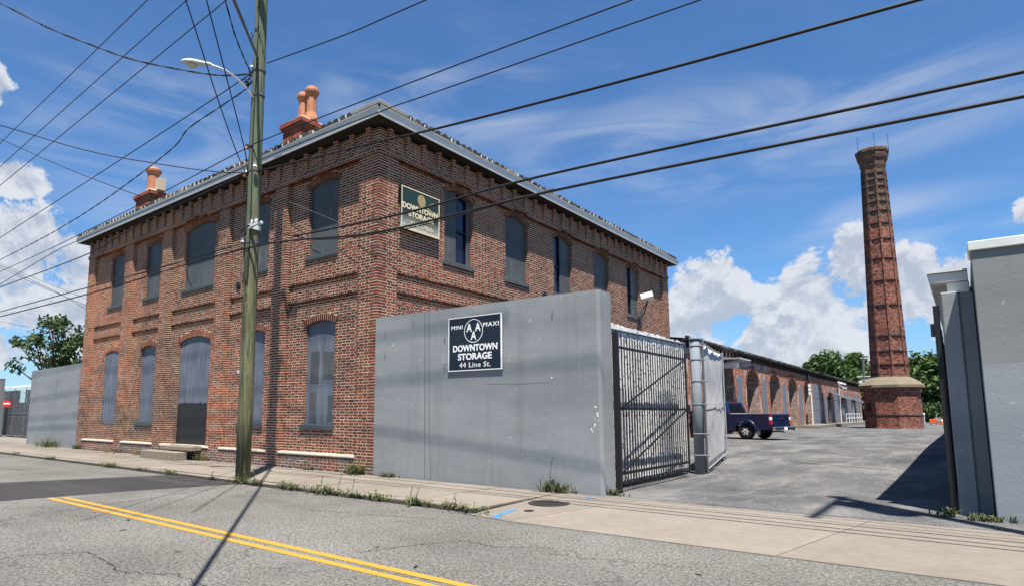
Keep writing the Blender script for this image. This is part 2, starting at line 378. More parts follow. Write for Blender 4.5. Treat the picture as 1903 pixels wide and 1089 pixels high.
M['guy'] = mat('brace_grey', (0.10, 0.10, 0.11), 0.6)
def f_slat(t, b, c):
    r = t.add('ShaderNodeObjectInfo').outputs['Random']
    uv = t.add('ShaderNodeUVMap').outputs[0]
    v = t.add('ShaderNodeTexVoronoi', i_Vector=t.scale(t.pos, (9, 9, 15)), i_Scale=1.0)
    c = t.mix(t.smooth(v.outputs[0], 0.60, 0.80), (0.74, 0.72, 0.70), (0.22, 0.22, 0.22))
    c = t.mix(1.0, c, t.m('ADD', 0.7, t.m('MULTIPLY', r, 0.4)), 'MULTIPLY'); t.l.new(c, b.inputs[0])
M['slat'] = mat('white_plastic_slat', (0.7, 0.68, 0.66), 0.6, fn=f_slat)
def f_mesh(t, b, c):
    s_ = pz(t); 
    a = t.m('SINE', t.m('MULTIPLY', t.m('ADD', s_[1], t.m('MULTIPLY', s_[2], 0.8)), 95)); d = t.m('SINE', t.m('MULTIPLY', t.m('SUBTRACT', s_[1], t.m('MULTIPLY', s_[2], 0.8)), 95))
    k = t.smooth(t.m('MAXIMUM', a, d), 0.55, 0.95)
    n = t.noise(t.pos, 3, 4, 0.6)
    c = t.mix(k, t.mix(n, (0.26, 0.26, 0.26), (0.45, 0.45, 0.44)), (0.62, 0.62, 0.60)); t.l.new(c, b.inputs[0])
M['screen'] = mat('pale_screen_mesh', (0.4, 0.4, 0.4), 0.8, fn=f_mesh)
def f_asph(c0, c1, cracks, spk=1.0):
    def fn(t, b, c):
        n = t.noise(t.pos, 0.35, 6, 0.65); g = t.noise(t.pos, 75, 2, 0.7); g2 = t.noise(t.pos, 26, 3, 0.75)
        c = t.mix(t.smooth(n, 0.3, 0.7), c0, c1)
        k = t.m('ADD', 1 - 0.75 * spk, t.m('MULTIPLY', t.m('ADD', t.smooth(g, 0.35, 0.65), t.smooth(g2, 0.38, 0.62)), 0.75 * spk))
        c = t.mix(1.0, c, k, 'MULTIPLY')
        tr = t.noise(t.scale(t.pos, (0.12, 1.0, 1)), 1.2, 4, 0.6)
        c = t.mix(t.m('MULTIPLY', t.smooth(tr, 0.52, 0.68), 0.30), c, (0.078, 0.075, 0.072))
        if cracks:
            wv = t.add('ShaderNodeTexVoronoi', feature='DISTANCE_TO_EDGE', i_Vector=t.add('ShaderNodeVectorMath', operation='ADD', i_0=t.pos, i_1=t.add('ShaderNodeTexNoise', i_Vector=t.pos, i_Scale=2.0, i_Detail=4.0).outputs['Color']).outputs[0], i_Scale=0.35)
            crk = t.m('MULTIPLY', t.smooth(wv.outputs[0], 0.012, 0.002), t.smooth(t.noise(t.pos, 0.4, 3, 0.5), 0.46, 0.58))
            c = t.mix(t.m('MULTIPLY', crk, 0.4), c, (0.03, 0.03, 0.03))
        t.l.new(c, b.inputs[0])
        bn = t.add('ShaderNodeBump', i_Height=g2); bn.inputs['Strength'].default_value = 0.5; bn.inputs['Distance'].default_value = 0.01
        t.l.new(bn.outputs[0], b.inputs['Normal'])
    return fn
M['asphalt'] = mat('worn_asphalt', (0.2, 0.2, 0.19), 0.9, spec=0.2, fn=f_asph((0.092, 0.087, 0.078), (0.142, 0.134, 0.121), True))
M['asphalt_new'] = mat('dark_patch_asphalt', (0.07, 0.07, 0.07), 0.9, spec=0.2, fn=f_asph((0.028, 0.026, 0.026), (0.040, 0.037, 0.037), False, 0.35))
def f_lot(t, b, c):
    f_asph((0.056, 0.057, 0.061), (0.115, 0.112, 0.107), True, 1.0)(t, b, c); src = b.inputs[0].links[0].from_socket
    n = t.noise(t.scale(t.pos, (1.0, 0.35, 1)), 0.9, 9, 0.75, 0.5)
    c = t.mix(t.m('MULTIPLY', t.smooth(n, 0.47, 0.62), 0.6), src, (0.175, 0.168, 0.158))
    c = t.mix(t.m('MULTIPLY', t.smooth(n, 0.44, 0.34), 0.55), c, (0.032, 0.034, 0.042))
    t.l.new(c, b.inputs[0])
M['lot'] = mat('patchy_lot_asphalt', (0.2, 0.2, 0.2), 0.9, spec=0.2, fn=f_lot)
def f_conc(t, b, c):
    n = t.noise(t.pos, 1.1, 6, 0.65); n2 = t.noise(t.pos, 8, 4, 0.65); r = t.add('ShaderNodeObjectInfo').outputs['Random']
    c = t.mix(n, (0.150, 0.128, 0.104), (0.225, 0.196, 0.160))
    c = t.mix(1.0, c, t.m('ADD', 0.66, t.m('ADD', t.m('MULTIPLY', n2, 0.42), t.m('MULTIPLY', r, 0.16))), 'MULTIPLY')
    c = t.mix(t.m('MULTIPLY', t.smooth(t.noise(t.pos, 17, 4, 0.7), 0.62, 0.72), 0.5), c, (0.07, 0.06, 0.05))
    t.l.new(c, b.inputs[0])
    bn = t.add('ShaderNodeBump', i_Height=t.noise(t.pos, 60, 4, 0.6)); bn.inputs['Strength'].default_value = 0.3; bn.inputs['Distance'].default_value = 0.006
    t.l.new(bn.outputs[0], b.inputs['Normal'])
M['conc'] = mat('sandy_concrete', (0.33, 0.29, 0.23), 0.95, fn=f_conc)
M['joint'] = mat('joint_dirt', (0.07, 0.06, 0.045), 1.0, var=0.5, vscale=8)
M['ground'] = mat('dry_grass_ground', (0.055, 0.06, 0.032), 1.0, var=0.4, vscale=0.5)
def f_yel(t, b, c):
    n = t.noise(t.pos, 26, 4, 0.75)
    c = t.mix(t.smooth(n, 0.55, 0.70), (0.38, 0.205, 0.020), (0.17, 0.13, 0.07)); c = t.mix(t.m('MULTIPLY', t.smooth(t.noise(t.pos, 120, 2), 0.5, 0.7), 0.25), c, (0.25, 0.2, 0.1)); t.l.new(c, b.inputs[0])
M['yellow'] = mat('yellow_road_paint', (0.66, 0.36, 0.02), 0.8, fn=f_yel)
M['yellow_old'] = mat('faded_yellow_paint', (0.26, 0.24, 0.13), 0.9, var=0.5, vscale=12)
M['tar'] = mat('tar_crack', (0.030, 0.029, 0.028), 0.9, var=0.5, vscale=12)
M['blue_paint'] = mat('blue_marking_paint', (0.06, 0.17, 0.34), 0.95, var=0.4, vscale=12)
M['iron'] = mat('manhole_iron', (0.035, 0.03, 0.027), 0.7, metal=0.3, var=0.4, vscale=20)
def f_pole(t, b, c):
    X, Y, Z = pz(t)[:3]
    n = t.noise(t.scale(t.pos, (30, 30, 1.3)), 1.0, 6, 0.75); n2 = t.noise(t.scale(t.pos, (5, 5, 0.6)), 1, 4, 0.6)
    n = t.smooth(n, 0.28, 0.72)
    c = t.mix(n, (0.035, 0.040, 0.017), (0.225, 0.225, 0.120))
    c = t.mix(t.m('MULTIPLY', t.smooth(n2, 0.45, 0.7), 0.5), c, (0.19, 0.155, 0.085))
    c = t.mix(t.m('MULTIPLY', t.smooth(Z, 4.5, 8), 0.55), c, (0.12, 0.175, 0.12))
    c = t.mix(t.m('MULTIPLY', t.smooth(n, 0.22, 0.06), 0.9), c, (0.02, 0.022, 0.012)); t.l.new(c, b.inputs[0])
    bn = t.add('ShaderNodeBump', i_Height=n); bn.inputs['Strength'].default_value = 0.8; bn.inputs['Distance'].default_value = 0.02
    t.l.new(bn.outputs[0], b.inputs['Normal'])
M['pole'] = mat('green_treated_pole_wood', (0.2, 0.2, 0.1), 0.9, fn=f_pole)
def f_leaf(c0, c1):
    def fn(t, b, c):
        r = t.add('ShaderNodeNewGeometry').outputs['Random Per Island']
        t.l.new(t.mix(r, c0, c1), b.inputs[0])
        tr = t.add('ShaderNodeBsdfTranslucent', i_0=t.mix(r, c0, c1)); mx = t.add('ShaderNodeMixShader', i_0=0.25, i_1=b.outputs[0], i_2=tr.outputs[0])
        t.l.new(mx.outputs[0], [n for n in t.n if n.type == 'OUTPUT_MATERIAL'][0].inputs[0])
    return fn
M['leaf'] = mat('leaf_dark', (0.05, 0.09, 0.02), 0.6, fn=f_leaf((0.020, 0.045, 0.013), (0.085, 0.13, 0.040)))
M['leaf2'] = mat('leaf_bright', (0.05, 0.09, 0.02), 0.6, fn=f_leaf((0.020, 0.048, 0.010), (0.090, 0.145, 0.034)))
M['weed'] = mat('weed_leaf', (0.08, 0.14, 0.03), 0.7, fn=f_leaf((0.035, 0.062, 0.015), (0.15, 0.155, 0.055)))
M['bark'] = mat('bark', (0.09, 0.07, 0.055), 0.95, var=0.4, vscale=6)
M['sign_navy'] = mat('sign_navy', (0.014, 0.018, 0.028), 0.35, var=0.3, vscale=6)
M['sign_white'] = mat('sign_white', (0.75, 0.75, 0.73), 0.5, var=0.15, vscale=9)
M['sign_green'] = mat('sign_dark_green', (0.014, 0.035, 0.036), 0.6, fn=lambda t, b, c: t.l.new(t.mix(t.m('MULTIPLY', t.smooth(pz(t)[2], 6.95, 6.5), t.smooth(t.noise(t.pos, 34, 5, 0.8), 0.40, 0.56)), (0.014, 0.035, 0.036), (0.55, 0.56, 0.50)), b.inputs[0]))
M['sign_cream'] = mat('sign_cream', (0.62, 0.52, 0.34), 0.7, var=0.3, vscale=14)
M['sign_gold'] = mat('sign_gold', (0.30, 0.24, 0.11), 0.7, var=0.5, vscale=30)
M['sign_red'] = mat('sign_red', (0.55, 0.03, 0.03), 0.5)
M['truck'] = mat('truck_blue_paint', (0.005, 0.011, 0.040), 0.22, metal=0.0, spec=0.5)
M['glass'] = mat('tinted_glass', (0.004, 0.0045, 0.006), 0.3, spec=0.04)
M['rubber'] = mat('rubber', (0.013, 0.013, 0.013), 0.85)
M['chrome'] = mat('chrome', (0.75, 0.75, 0.76), 0.18, metal=1.0)
M['tail'] = mat('tail_light_red', (0.42, 0.008, 0.010), 0.15, spec=0.6)
M['lens'] = mat('tail_light_clear', (0.7, 0.7, 0.7), 0.15, spec=0.6)
M['cap'] = mat('sandstone_cap', (0.155, 0.128, 0.088), 0.95, var=0.3, vscale=1.5)
M['panel_grey'] = mat('grey_door_paint', (0.135, 0.15, 0.18), 0.7, var=0.3, vscale=1.5)
M['pale_metal'] = mat('pale_metal', (0.55, 0.56, 0.55), 0.5, var=0.3)
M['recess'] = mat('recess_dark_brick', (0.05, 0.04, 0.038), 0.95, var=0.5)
M['rim'] = mat('alloy_rim', (0.55, 0.55, 0.56), 0.35, metal=0.3)
M['orange'] = mat('orange_plastic', (0.6, 0.10, 0.02), 0.6)
def curve_pts(pts, per=6):
    """Catmull-Rom through pts"""
    P = [Vector(p) for p in pts]
    if len(P) == 2:
        a, b = P; n = 10; L = (b - a).length
        return [a.lerp(b, i / n) - Vector((0, 0, 0.012 * L * 0.25 * 4 * (i / n) * (1 - i / n))) for i in range(n + 1)]
    P = [P[0] * 2 - P[1]] + P + [P[-1] * 2 - P[-2]]; o = []
    for i in range(1, len(P) - 2):
        for k in range(per):
            t = k / per; a, b, c, d = P[i - 1], P[i], P[i + 1], P[i + 2]
            o.append(0.5 * ((2 * b) + (c - a) * t + (2 * a - 5 * b + 4 * c - d) * t * t + (3 * b - a - 3 * c + d) * t ** 3))
    o.append(P[-2]); return o

# ------------------------------------------------------------------ ground, road, pavement
S = dict(kind='structure')
def struct(name, mb, m, **kw): return tag(mb.build(name, m, **kw), kind='structure')
g = MB(); g.quad((-400, -200, -0.16), (300, -200, -0.16), (300, 700, -0.16), (-400, 700, -0.16)); struct('ground', g, M['ground'])
RZ = -0.075
g = MB(); g.quad((-200, -9, RZ), (80, -9, RZ), (80, 8.02, RZ), (-200, 8.02, RZ)); road = struct('road', g, M['asphalt'])
PATCH = [(-16.3, 7.98), (-19.5, -1.0), (-14.3, -1.0), (-13.83, 3.75), (-13.54, 6.05), (-12.96, 7.98)]
g = MB(); g.poly([(x_, y_, RZ + .004) for x_, y_ in PATCH])
pt = g.build('repair_patch', M['asphalt_new'], road)
def yl(y0, y1, x0, x1):
    g = MB(); n = 60
    for i in range(n):
        a = x0 + (x1 - x0) * i / n; b = x0 + (x1 - x0) * (i + 1) / n
        g.quad((a, y0, RZ + .004), (b, y0, RZ + .004), (b, y1, RZ + .004), (a, y1, RZ + .004))
    g.build('painted_line', M['yellow'], road)
YA = 4.40
yl(YA, YA + .11, -13.62, 14); yl(YA + .21, YA + .32, -13.5, 14)
yl(YA, YA + .11, -60, -17.9); yl(YA + .2, YA + .31, -60, -18.0)

def strip(pts, wd, m, name, jit=.03):
    g = MB(); P_ = []; r = random.Random(len(pts) * 7 + int(wd * 1000))
    for a, b in zip(pts[:-1], pts[1:]):
        for i in range(12): t = i / 12; P_.append((a[0] + (b[0] - a[0]) * t + r.uniform(-jit, jit), a[1] + (b[1] - a[1]) * t + r.uniform(-jit, jit), wd * r.uniform(.35, 1.3)))
    for (x0, y0, w0), (x1, y1, w1) in zip(P_[:-1], P_[1:]):
        d = Vector((x1 - x0, y1 - y0, 0)).normalized(); nx, ny = -d.y, d.x
        g.quad((x0 - nx * w0, y0 - ny * w0, RZ + .008), (x0 + nx * w0, y0 + ny * w0, RZ + .008), (x1 + nx * w1, y1 + ny * w1, RZ + .008), (x1 - nx * w1, y1 - ny * w1, RZ + .008))
    g.build(name, M[m], road)
strip([(-11.16, 2.9), (-11.5, 3.6), (-11.75, 4.5), (-12.1, 5.6), (-12.6, 7.2)], .007, 'tar', 'road_seam', .02)
strip([(-5.6, 4.9), (-5.45, 5.3), (-5.3, 5.75), (-5.05, 6.25), (-4.55, 6.2), (-3.9, 6.6)], .0055, 'tar', 'road_crack')
strip([(-8.3, 2.0), (-8.4, 2.5), (-8.0, 3.05), (-6.7, 2.9), (-6.2, 3.2), (-5.1, 3.1)], .006, 'tar', 'road_crack')
strip([(-8.6, 6.6), (-7.4, 6.9), (-6.3, 7.3)], .006, 'tar', 'road_crack')
# pavement: bedding sheet, separate slabs, kerb stones
sw = empty('sidewalk', kind='structure')
g = MB(); g.box(-200, -6.25, 8.06, 10.74, -0.12, -0.02); g.build('bedding', M['joint'], sw)
slab_x = -6.25; k = 0
rr = random.Random(3)
while slab_x > -64:
    wdt = rr.choice([1.45, 1.5, 1.52])
    for (a, b) in ((8.32, 9.44), (9.44, 10.70)):
        g = MB(); x0, x1 = slab_x - wdt + .010, slab_x - .010
        g.box(x0, x1, a + .010, b - .010, -0.10, rr.uniform(-.006, .004)); g.build('paving_slab', M['conc'], sw)
    slab_x -= wdt
g = MB(); g.box(-200, slab_x, 8.32, 10.7, -.1, 0); g.build('far_paving', M['conc'], sw)
g = MB(); g.box(-200, -30.4, 10.7, 14, -.1, -0.004); g.build('far_verge', M['conc'], sw)
kb = empty('kerb', kind='structure'); x = -6.3
while x > -60:
    L = rr.uniform(1.6, 2.1)
    g = MB(); g.box(x - L + .012, x - .012, 8.10 + rr.uniform(-.012, .012), 8.30, -0.12, rr.uniform(-.012, .006)); o = g.build('kerb_stone', M['conc'], kb, bevel=.018)
    x -= L
# driveway apron slabs
ap = empty('driveway_apron', kind='structure')
def slab_poly(pts, name='apron_slab'):
    g = MB(); top = [Vector(p) for p in pts]; bot = [p - Vector((0, 0, .12)) for p in top]
    g.poly(top); n = len(top)
    for i in range(n): g.quad(bot[i], bot[(i + 1) % n], top[(i + 1) % n], top[i])
    g.build(name, M['conc'], ap)
slab_poly([(-6.23, 7.86, RZ + .012), (-5.42, 7.74, RZ + .012), (-4.62, 10.62, .002), (-6.23, 10.70, .0)])
slab_poly([(-5.405, 7.74, RZ + .012), (-1.8, 7.72, RZ + .012), (-1.2, 10.64, .002), (-4.605, 10.62, .002)])
slab_poly([(-1.785, 7.72, RZ + .012), (3.0, 7.75, RZ + .012), (3.0, 10.9, .002), (-1.185, 10.64, .002)])
slab_poly([(3.02, 7.75, RZ + .012), (12.0, 7.75, RZ + .012), (12.0, 11.6, .002), (3.02, 10.9, .002)])
g = MB(); g.box(-6.3, 14, 7.7, 11.6, -.15, -.03); g.poly([]) if False else None
# parking lot sheet, rising a little behind the gate
def lotz(y): 
    t = min(max((y - 15) / 16, 0), 1); return 0.25 * t * t * (3 - 2 * t) - 0.002
g = MB(); ys = [10.6, 11.2] + [12 + i * 1.5 for i in range(14)] + [40, 60, 90, 140, 300]
for a, b in zip(ys[:-1], ys[1:]): g.quad((-45, a, lotz(a)), (30, a, lotz(a)), (30, b, lotz(b)), (-45, b, lotz(b)))
lot = MB(); 
for a, b in zip(ys[:-1], ys[1:]):
    x0 = -5.4 if b <= 11.3 else (-11.5 if b < 33 else -45)
    lot.quad((x0, a, lotz(a)), (30, a, lotz(a)), (30, b, lotz(b)), (x0, b, lotz(b)))
lot_o = struct('parking_lot', lot, M['lot'])
g = MB(); g.quad((-4.05, 20.9, lotz(21) + .012), (-1.56, 19.62, lotz(20) + .02), (-1.56, 19.7, lotz(20) + .02), (-4.05, 21.0, lotz(21) + .012)); g.build('faded_parking_line', M['yellow_old'], lot_o)
g = MB(); g.poly([(-5.87, 8.62, .004 - .04), (-5.80, 8.60, -.036), (-5.65, 7.9, -.056), (-5.80, 7.82, -.060)]);
z = lambda y: RZ + .012 + (.063) * (y - 7.8) / 2.84 + .005
g = MB(); g.poly([(-5.85, 8.62, z(8.62)), (-5.93, 8.60, z(8.60)), (-5.84, 7.86, z(7.86)), (-5.55, 7.80, z(7.8)), (-5.72, 7.92, z(7.92))]); g.poly([(-5.55, 10.35, z(10.35)), (-5.30, 10.28, z(10.28)), (-5.26, 10.33, z(10.33)), (-5.5, 10.42, z(10.42))])
g.build('blue_mark', M['blue_paint'], ap)

# manhole cover and small valve lid
def lid(name, x, y, r, lab, cat):
    t = empty(name, (x, y, z(y) - .004 if x > -6.2 else 0), 0, lab, cat)
    g = MB(); g.lathe([(r, 0), (r, .006), (r * .94, .006), (r * .94, .002)], n=40); g.build('rim', M['iron'], t)
    g = MB(); g.lathe([(r * .93, 0), (r * .93, .005)], n=40)
    for i in range(-4, 5):
        for j in range(-4, 5):
            if (i * i + j * j) < 17: g.box(i * r * .19 - r * .06, i * r * .19 + r * .06, j * r * .19 - r * .06, j * r * .19 + r * .06, .005, .009)
    g.build('cover', M['iron'], t)
lid('manhole_cover', -5.75, 9.45, .36, 'round dark iron manhole cover in the concrete apron before the wall end', 'manhole cover')
lid('valve_lid', -5.62, 8.62, .085, 'small round iron lid at the top end of the blue paint mark', 'valve lid')

# ------------------------------------------------------------------ brick facade engine
CO = 0.075
class Facade:
    """u runs along the wall, z up, d = depth behind the outer face"""
    def __init__(s, org, du, dn, length, openings, pil, slots=(), zmin=-.0, zmax=9.06, recess=.13, name=''):
        s.o = Vector(org); s.du = Vector(du); s.dn = Vector(dn); s.L = length; s.op = openings; s.pil = pil
        s.slots = slots; s.zmin, s.zmax, s.rec = zmin, zmax, recess; s.bricks = MB(); s.mortar = MB(); s.singles = []
    def P(s, u, d, z): return s.o + s.du * u - s.dn * d + Vector((0, 0, z))
    def box(s, mb, u0, u1, d0, d1, z0, z1, skip=''):
        pts = [s.P(u0, d0, z0), s.P(u1, d0, z0), s.P(u1, d1, z0), s.P(u0, d1, z0), s.P(u0, d0, z1), s.P(u1, d0, z1), s.P(u1, d1, z1), s.P(u0, d1, z1)]
        F = {'b': (0, 3, 2, 1), 't': (4, 5, 6, 7), 'f': (0, 1, 5, 4), 'r': (1, 2, 6, 5), 'k': (2, 3, 7, 6), 'l': (3, 0, 4, 7)}
        if s.du.cross(s.dn).z > 0:   # mirrored frame
            F = {k: tuple(reversed(v)) for k, v in F.items()}
        mb.mesh(pts, [F[k] for k in F if k not in skip])
    def halfw(s, op, zc):
        uc, w, z0, zs, zt, ring = op; h = w / 2
        if zc < z0 or zc > zt + ring: return None
        if zc < zs - .02: return h
        # outer arc of the ring
        rise = zt - zs; R = (h * h + rise * rise) / (2 * rise); cz = zt - R; Ro = R + ring
        q = Ro * Ro - (zc - cz) ** 2
        if q <= 0: return None
        return min(math.sqrt(q), h + ring * .32)
    def rows(s):
        n = int((s.zmax - s.zmin) / CO)
        for i in range(n):
            zc = s.zmin + (i + .5) * CO; segs = []; cuts = {0.0, s.L}
            for a, b in s.pil: cuts.add(a); cuts.add(b)
            ops = []
            for op in s.op:
                h = s.halfw(op, zc)
                if h: ops.append((op[0] - h, op[0] + h)); cuts.add(op[0] - h); cuts.add(op[0] + h)
            cuts = sorted(c for c in cuts if 0 <= c <= s.L)
            for a, b in zip(cuts[:-1], cuts[1:]):
                if b - a < .02: continue
                m = (a + b) / 2
                if any(x0 < m < x1 for x0, x1 in ops): segs.append([a, b, None]); continue
                d = 0.0
                if .42 < zc < 8.30 and not any(x0 <= m <= x1 for x0, x1 in s.pil):
                    d = s.rec
                    if any(z0 < zc < z1 for z0, z1 in s.slots): d += .11
                if 8.30 < zc < 8.45: d = -.045
                segs.append([a, b, d])
            out = [segs[0]]
            for q in segs[1:]:
                if q[2] == out[-1][2]: out[-1][1] = q[1]
                else: out.append(q)
            yield i, zc, [q for q in out if q[2] is not None]
    def run(s, pick=None):
        J = .0185; ST, HD = .205, .094; per = ST + HD + 2 * J
        r = random.Random(5)
        for i, zc, segs in s.rows():
            off = (i % 2) * per / 2 + r.uniform(-.012, .012)
            for a, b, d in segs:
                s.box(s.mortar, a + .0015, b - .0015, d + .0012, .42, zc - CO / 2, zc + CO / 2, 'bk')
                k = int((a - off) / per) - 1; pieces = []
                while True:
                    p = off + k * per; k += 1
                    if p > b: break
                    for u0, L in ((p, ST), (p + ST + J, HD)):
                        x0, x1 = max(u0, a), min(u0 + L, b)
                        if x1 - x0 < .03: continue
                        pieces.append([x0, x1, L])
                if pieces:
                    if pieces[0][0] - a < .06: pieces[0][0] = a
                    if b - pieces[-1][1] < .06: pieces[-1][1] = b
                if 1:
                    for x0, x1, L in pieces:
                        full = abs((x1 - x0) - L) < .001
                        jd = r.uniform(-.0045, .0); zj = r.uniform(-.0015, .0015)
                        hgt = .0262
                        if full and pick and pick(s, x0, zc): s.singles.append((x0, zc + zj, d + jd, 0 if L == ST else 1)); continue
                        s.box(s.bricks, x0, x1, d + jd, d + .25, zc + zj - hgt, zc + zj + hgt, 'k')
    def arch(s, op, parent, d):
        uc, w, z0, zs, zt, ring = op; h = w / 2; rise = zt - zs; R = (h * h + rise * rise) / (2 * rise); cz = zt - R
        a0 = math.asin(h / R) + .03; n = max(8, int(2 * a0 * (R + ring / 2) / .088)); mb = MB(); mo = MB()
        s_pts = []
        for k in range(n):
            t0 = -a0 + 2 * a0 * (k + .13) / n; t1 = -a0 + 2 * a0 * (k + .87) / n
            jd = rnd.uniform(-.004, .0); rj = rnd.uniform(-.012, .012)
            Q = []
            for dd in (d + jd - .004, d + .22):
                for t, rad in ((t0, R + .003), (t1, R + .003), (t1, R + ring - .012 + rj), (t0, R + ring - .012 + rj)):
                    Q.append(s.P(uc + math.sin(t) * rad, dd, cz + math.cos(t) * rad))
            F = [(0, 1, 2, 3), (0, 4, 5, 1), (1, 5, 6, 2), (2, 6, 7, 3), (3, 7, 4, 0)]
            if s.du.cross(s.dn).z < 0: F = [tuple(reversed(f)) for f in F]
            F = [tuple(reversed(f)) for f in F]
            mb.mesh(Q, F)
        for k in range(n):
            t0 = -a0 + 2 * a0 * k / n; t1 = -a0 + 2 * a0 * (k + 1) / n
            Q = [s.P(uc + math.sin(t) * rad, dd, cz + math.cos(t) * rad) for dd in (d + .0005, d + .25) for t, rad in ((t0, R + .006), (t1, R + .006), (t1, R + ring + .03), (t0, R + ring + .03))]
            mo.mesh(Q, [(0, 1, 2, 3), (0, 4, 5, 1), (1, 5, 6, 2), (2, 6, 7, 3), (3, 7, 4, 0)])
        a = mb.build('window_arch', M['brick'], parent); a2 = mo.build('arch_mortar', M['mortar'], a)
    def archpanel(s, op, d, th, u0=None, u1=None, z0=None, inset=0.0):
        """board with segmental top, from u0 to u1 inside the opening"""
        uc, w, zb, zs, zt, ring = op; h = w / 2; rise = zt - zs; R = (h * h + rise * rise) / (2 * rise); cz = zt - R
        u0 = uc - h if u0 is None else u0; u1 = uc + h if u1 is None else u1; z0 = zb if z0 is None else z0
        n = 10; top = []
        for k in range(n + 1):
            u = u0 + (u1 - u0) * k / n; top.append((u, cz + math.sqrt(max(0, R * R - (u - uc) ** 2)) - inset))
        prof = [(u0, z0), (u1, z0)] + list(reversed(top))
        mb = MB(); fr = [s.P(u, d, z) for u, z in prof]; bk = [s.P(u, d + th, z) for u, z in prof]; m = len(prof)
        if s.du.cross(s.dn).z > 0: fr.reverse(); bk.reverse()
        mb.poly(fr); mb.poly(list(reversed(bk)))
        for k in range(m): mb.quad(fr[k], bk[k], bk[(k + 1) % m], fr[(k + 1) % m])
        return mb

bld = empty('brick_building', (0, 0, 0), 0, 'two storey red brick corner building with boarded arched windows and tiled roof', 'building')
X0, X1, Y0, Y1 = -30.35, -11.57, 10.78, 31.0
SL = [(4.53, 4.72), (5.03, 5.25)]
def W_(x, w, z0, zs, zt, ring=.20): return (x, w, z0, zs, zt, ring)
left_ops = []; 
for xc, wd in ((-27.58, 1.30), (-24.35, 1.24), (-20.86, 2.1), (-17.27, 1.27), (-13.98, 1.31)):
    u = xc - X0
    if wd > 2: left_ops += [W_(u, wd, .44, 4.01, 4.17, .21), W_(u, wd, 5.9, 8.07, 8.23, .21)]
    elif xc < -27: left_ops += [W_(u, wd, 1.08, 3.97, 4.09, .20), W_(u, wd, 5.96, 8.04, 8.16, .20)]
    else: left_ops += [W_(u, wd, 1.18, 3.97, 4.09, .20), W_(u, wd, 5.96, 8.04, 8.16, .20)]
left_pil = [(a - X0, b - X0) for a, b in ((-30.35, -29.68), (-26.62, -25.9), (-23.35, -22.68), (-19.42, -18.73), (-16.19, -15.53), (-12.32, -11.57))]
FL = Facade((X0, Y0, 0), (1, 0, 0), (0, -1, 0), X1 - X0, left_ops, left_pil, SL, zmin=-.075)
right_ops = []
for yc in (14.25, 17.38, 20.52, 23.75, 26.95): right_ops += [W_(yc - Y0, 1.36, 5.96, 8.02, 8.22, .20)]
right_pil = [(a - Y0, b - Y0) for a, b in ((10.78, 11.50), (30.32, 31.0))]
FR = Facade((X1, Y0, 0), (0, 1, 0), (1, 0, 0), Y1 - Y0, right_ops, right_pil, SL, zmin=-.075)
NS = [0]
def pickL(f, u, zc):
    if u < f.L - 1.17 or not (.0 < zc < 4.75): return False
    NS[0] += 1; return NS[0] <= 300
FL.run(pickL); FR.run(None)
tag(FL.bricks.build('front_brickwork', M['brick'], bld), kind='stuff')
tag(FR.bricks.build('side_brickwork', M['brick'], bld), kind='stuff')
FL.mortar.build('front_mortar', M['mortar'], bld); FR.mortar.build('side_mortar', M['mortar'], bld)
protos = []
for L in (.205, .094):
    g = MB(); g.box(0, L, 0, .25, -.0262, .0262, 'k'); protos.append(g.build('brick', M['brick1'], link=False))
for u, zc, d, kind in FL.singles:
    o = bpy.data.objects.new('brick', protos[kind]); COL.objects.link(o); o.parent = bld; o.location = (X0 + u, Y0 + d, zc)
# plain rear / left walls behind
g = MB(); g.box(X0, X1 - .43, Y1 - .3, Y1, 0, 9.06); g.box(X0, X0 + .3, Y0 + .43, Y1 - .31, 0, 9.06)
rear_brick = brick_tex('rear_brick', (0.27, 0.062, 0.034), (0.14, 0.040, 0.028), (0.40, 0.33, 0.27), .22, .075, .012)
g.build('rear_wall', rear_brick, bld)
g = MB(); g.box(X0 + .31, X1 - .44, Y0 + .44, Y1 - .31, 8.9, 9.0); g.build('ceiling', M['soffit'], bld)

def sill(F, op, parent, d, ext=.09, h=.15, proud=.05, m='sill', name='sill'):
    mb = MB(); u0, u1 = op[0] - op[1] / 2, op[0] + op[1] / 2
    F.box(mb, u0 - ext, u1 + ext * .3, d - proud, d + .2, op[2] - h + .02, op[2] + .02); return mb.build(name, M[m], parent, bevel=.012)
for i, op in enumerate(left_ops):
    F = FL; d = F.rec; isdoor = op[1] > 2 and op[2] < 1
    F.arch(op, bld, d)
    if isdoor:
        o = F.archpanel(op, d + .055, .05).build('door', M['door'], bld)
        g = MB(); F.box(g, op[0] - .02, op[0] - .012, d + .052, d + .056, 2.05, 4.1); g.build('board_seam', M['sill'], o)
    else:
        low = op[2] < 3; dd = d + (.03 if (low and i == 0) else .10)
        o = F.archpanel(op, dd, .04).build('window', M['board' if low else 'board_dark'], bld, )
        if op[1] > 2: g = MB(); F.box(g, op[0] - .008, op[0] + .008, dd - .006, dd - .001, op[2] + .03, 8.2); g.build('board_seam', M['sill'], o)
        for sx_ in (-1, 1):
            g = MB(); u_ = op[0] + sx_ * (op[1] / 2 - .03); F.box(g, u_ - .025, u_ + .025, dd - .022, dd - .001, op[2] + .02, op[3] - .02); g.build('batten', M['board' if low else 'board_dark'], o)
        if not (low and i == 0): sill(F, op, o, d, h=(.15 if low else .12))
        if low and i == 8:
            g = MB()
            for (a, b, c, e) in ((-.50, -.12, 2.35, 3.25), (.08, .50, 2.45, 3.2), (-.50, -.2, 1.25, 2.1), (.3, .5, 1.3, 2.0)):
                g = MB(); F.box(g, op[0] + a, op[0] + b, dd - .004, dd, c, e); g.build('paint_patch', M['board_dark'], o)
            pass
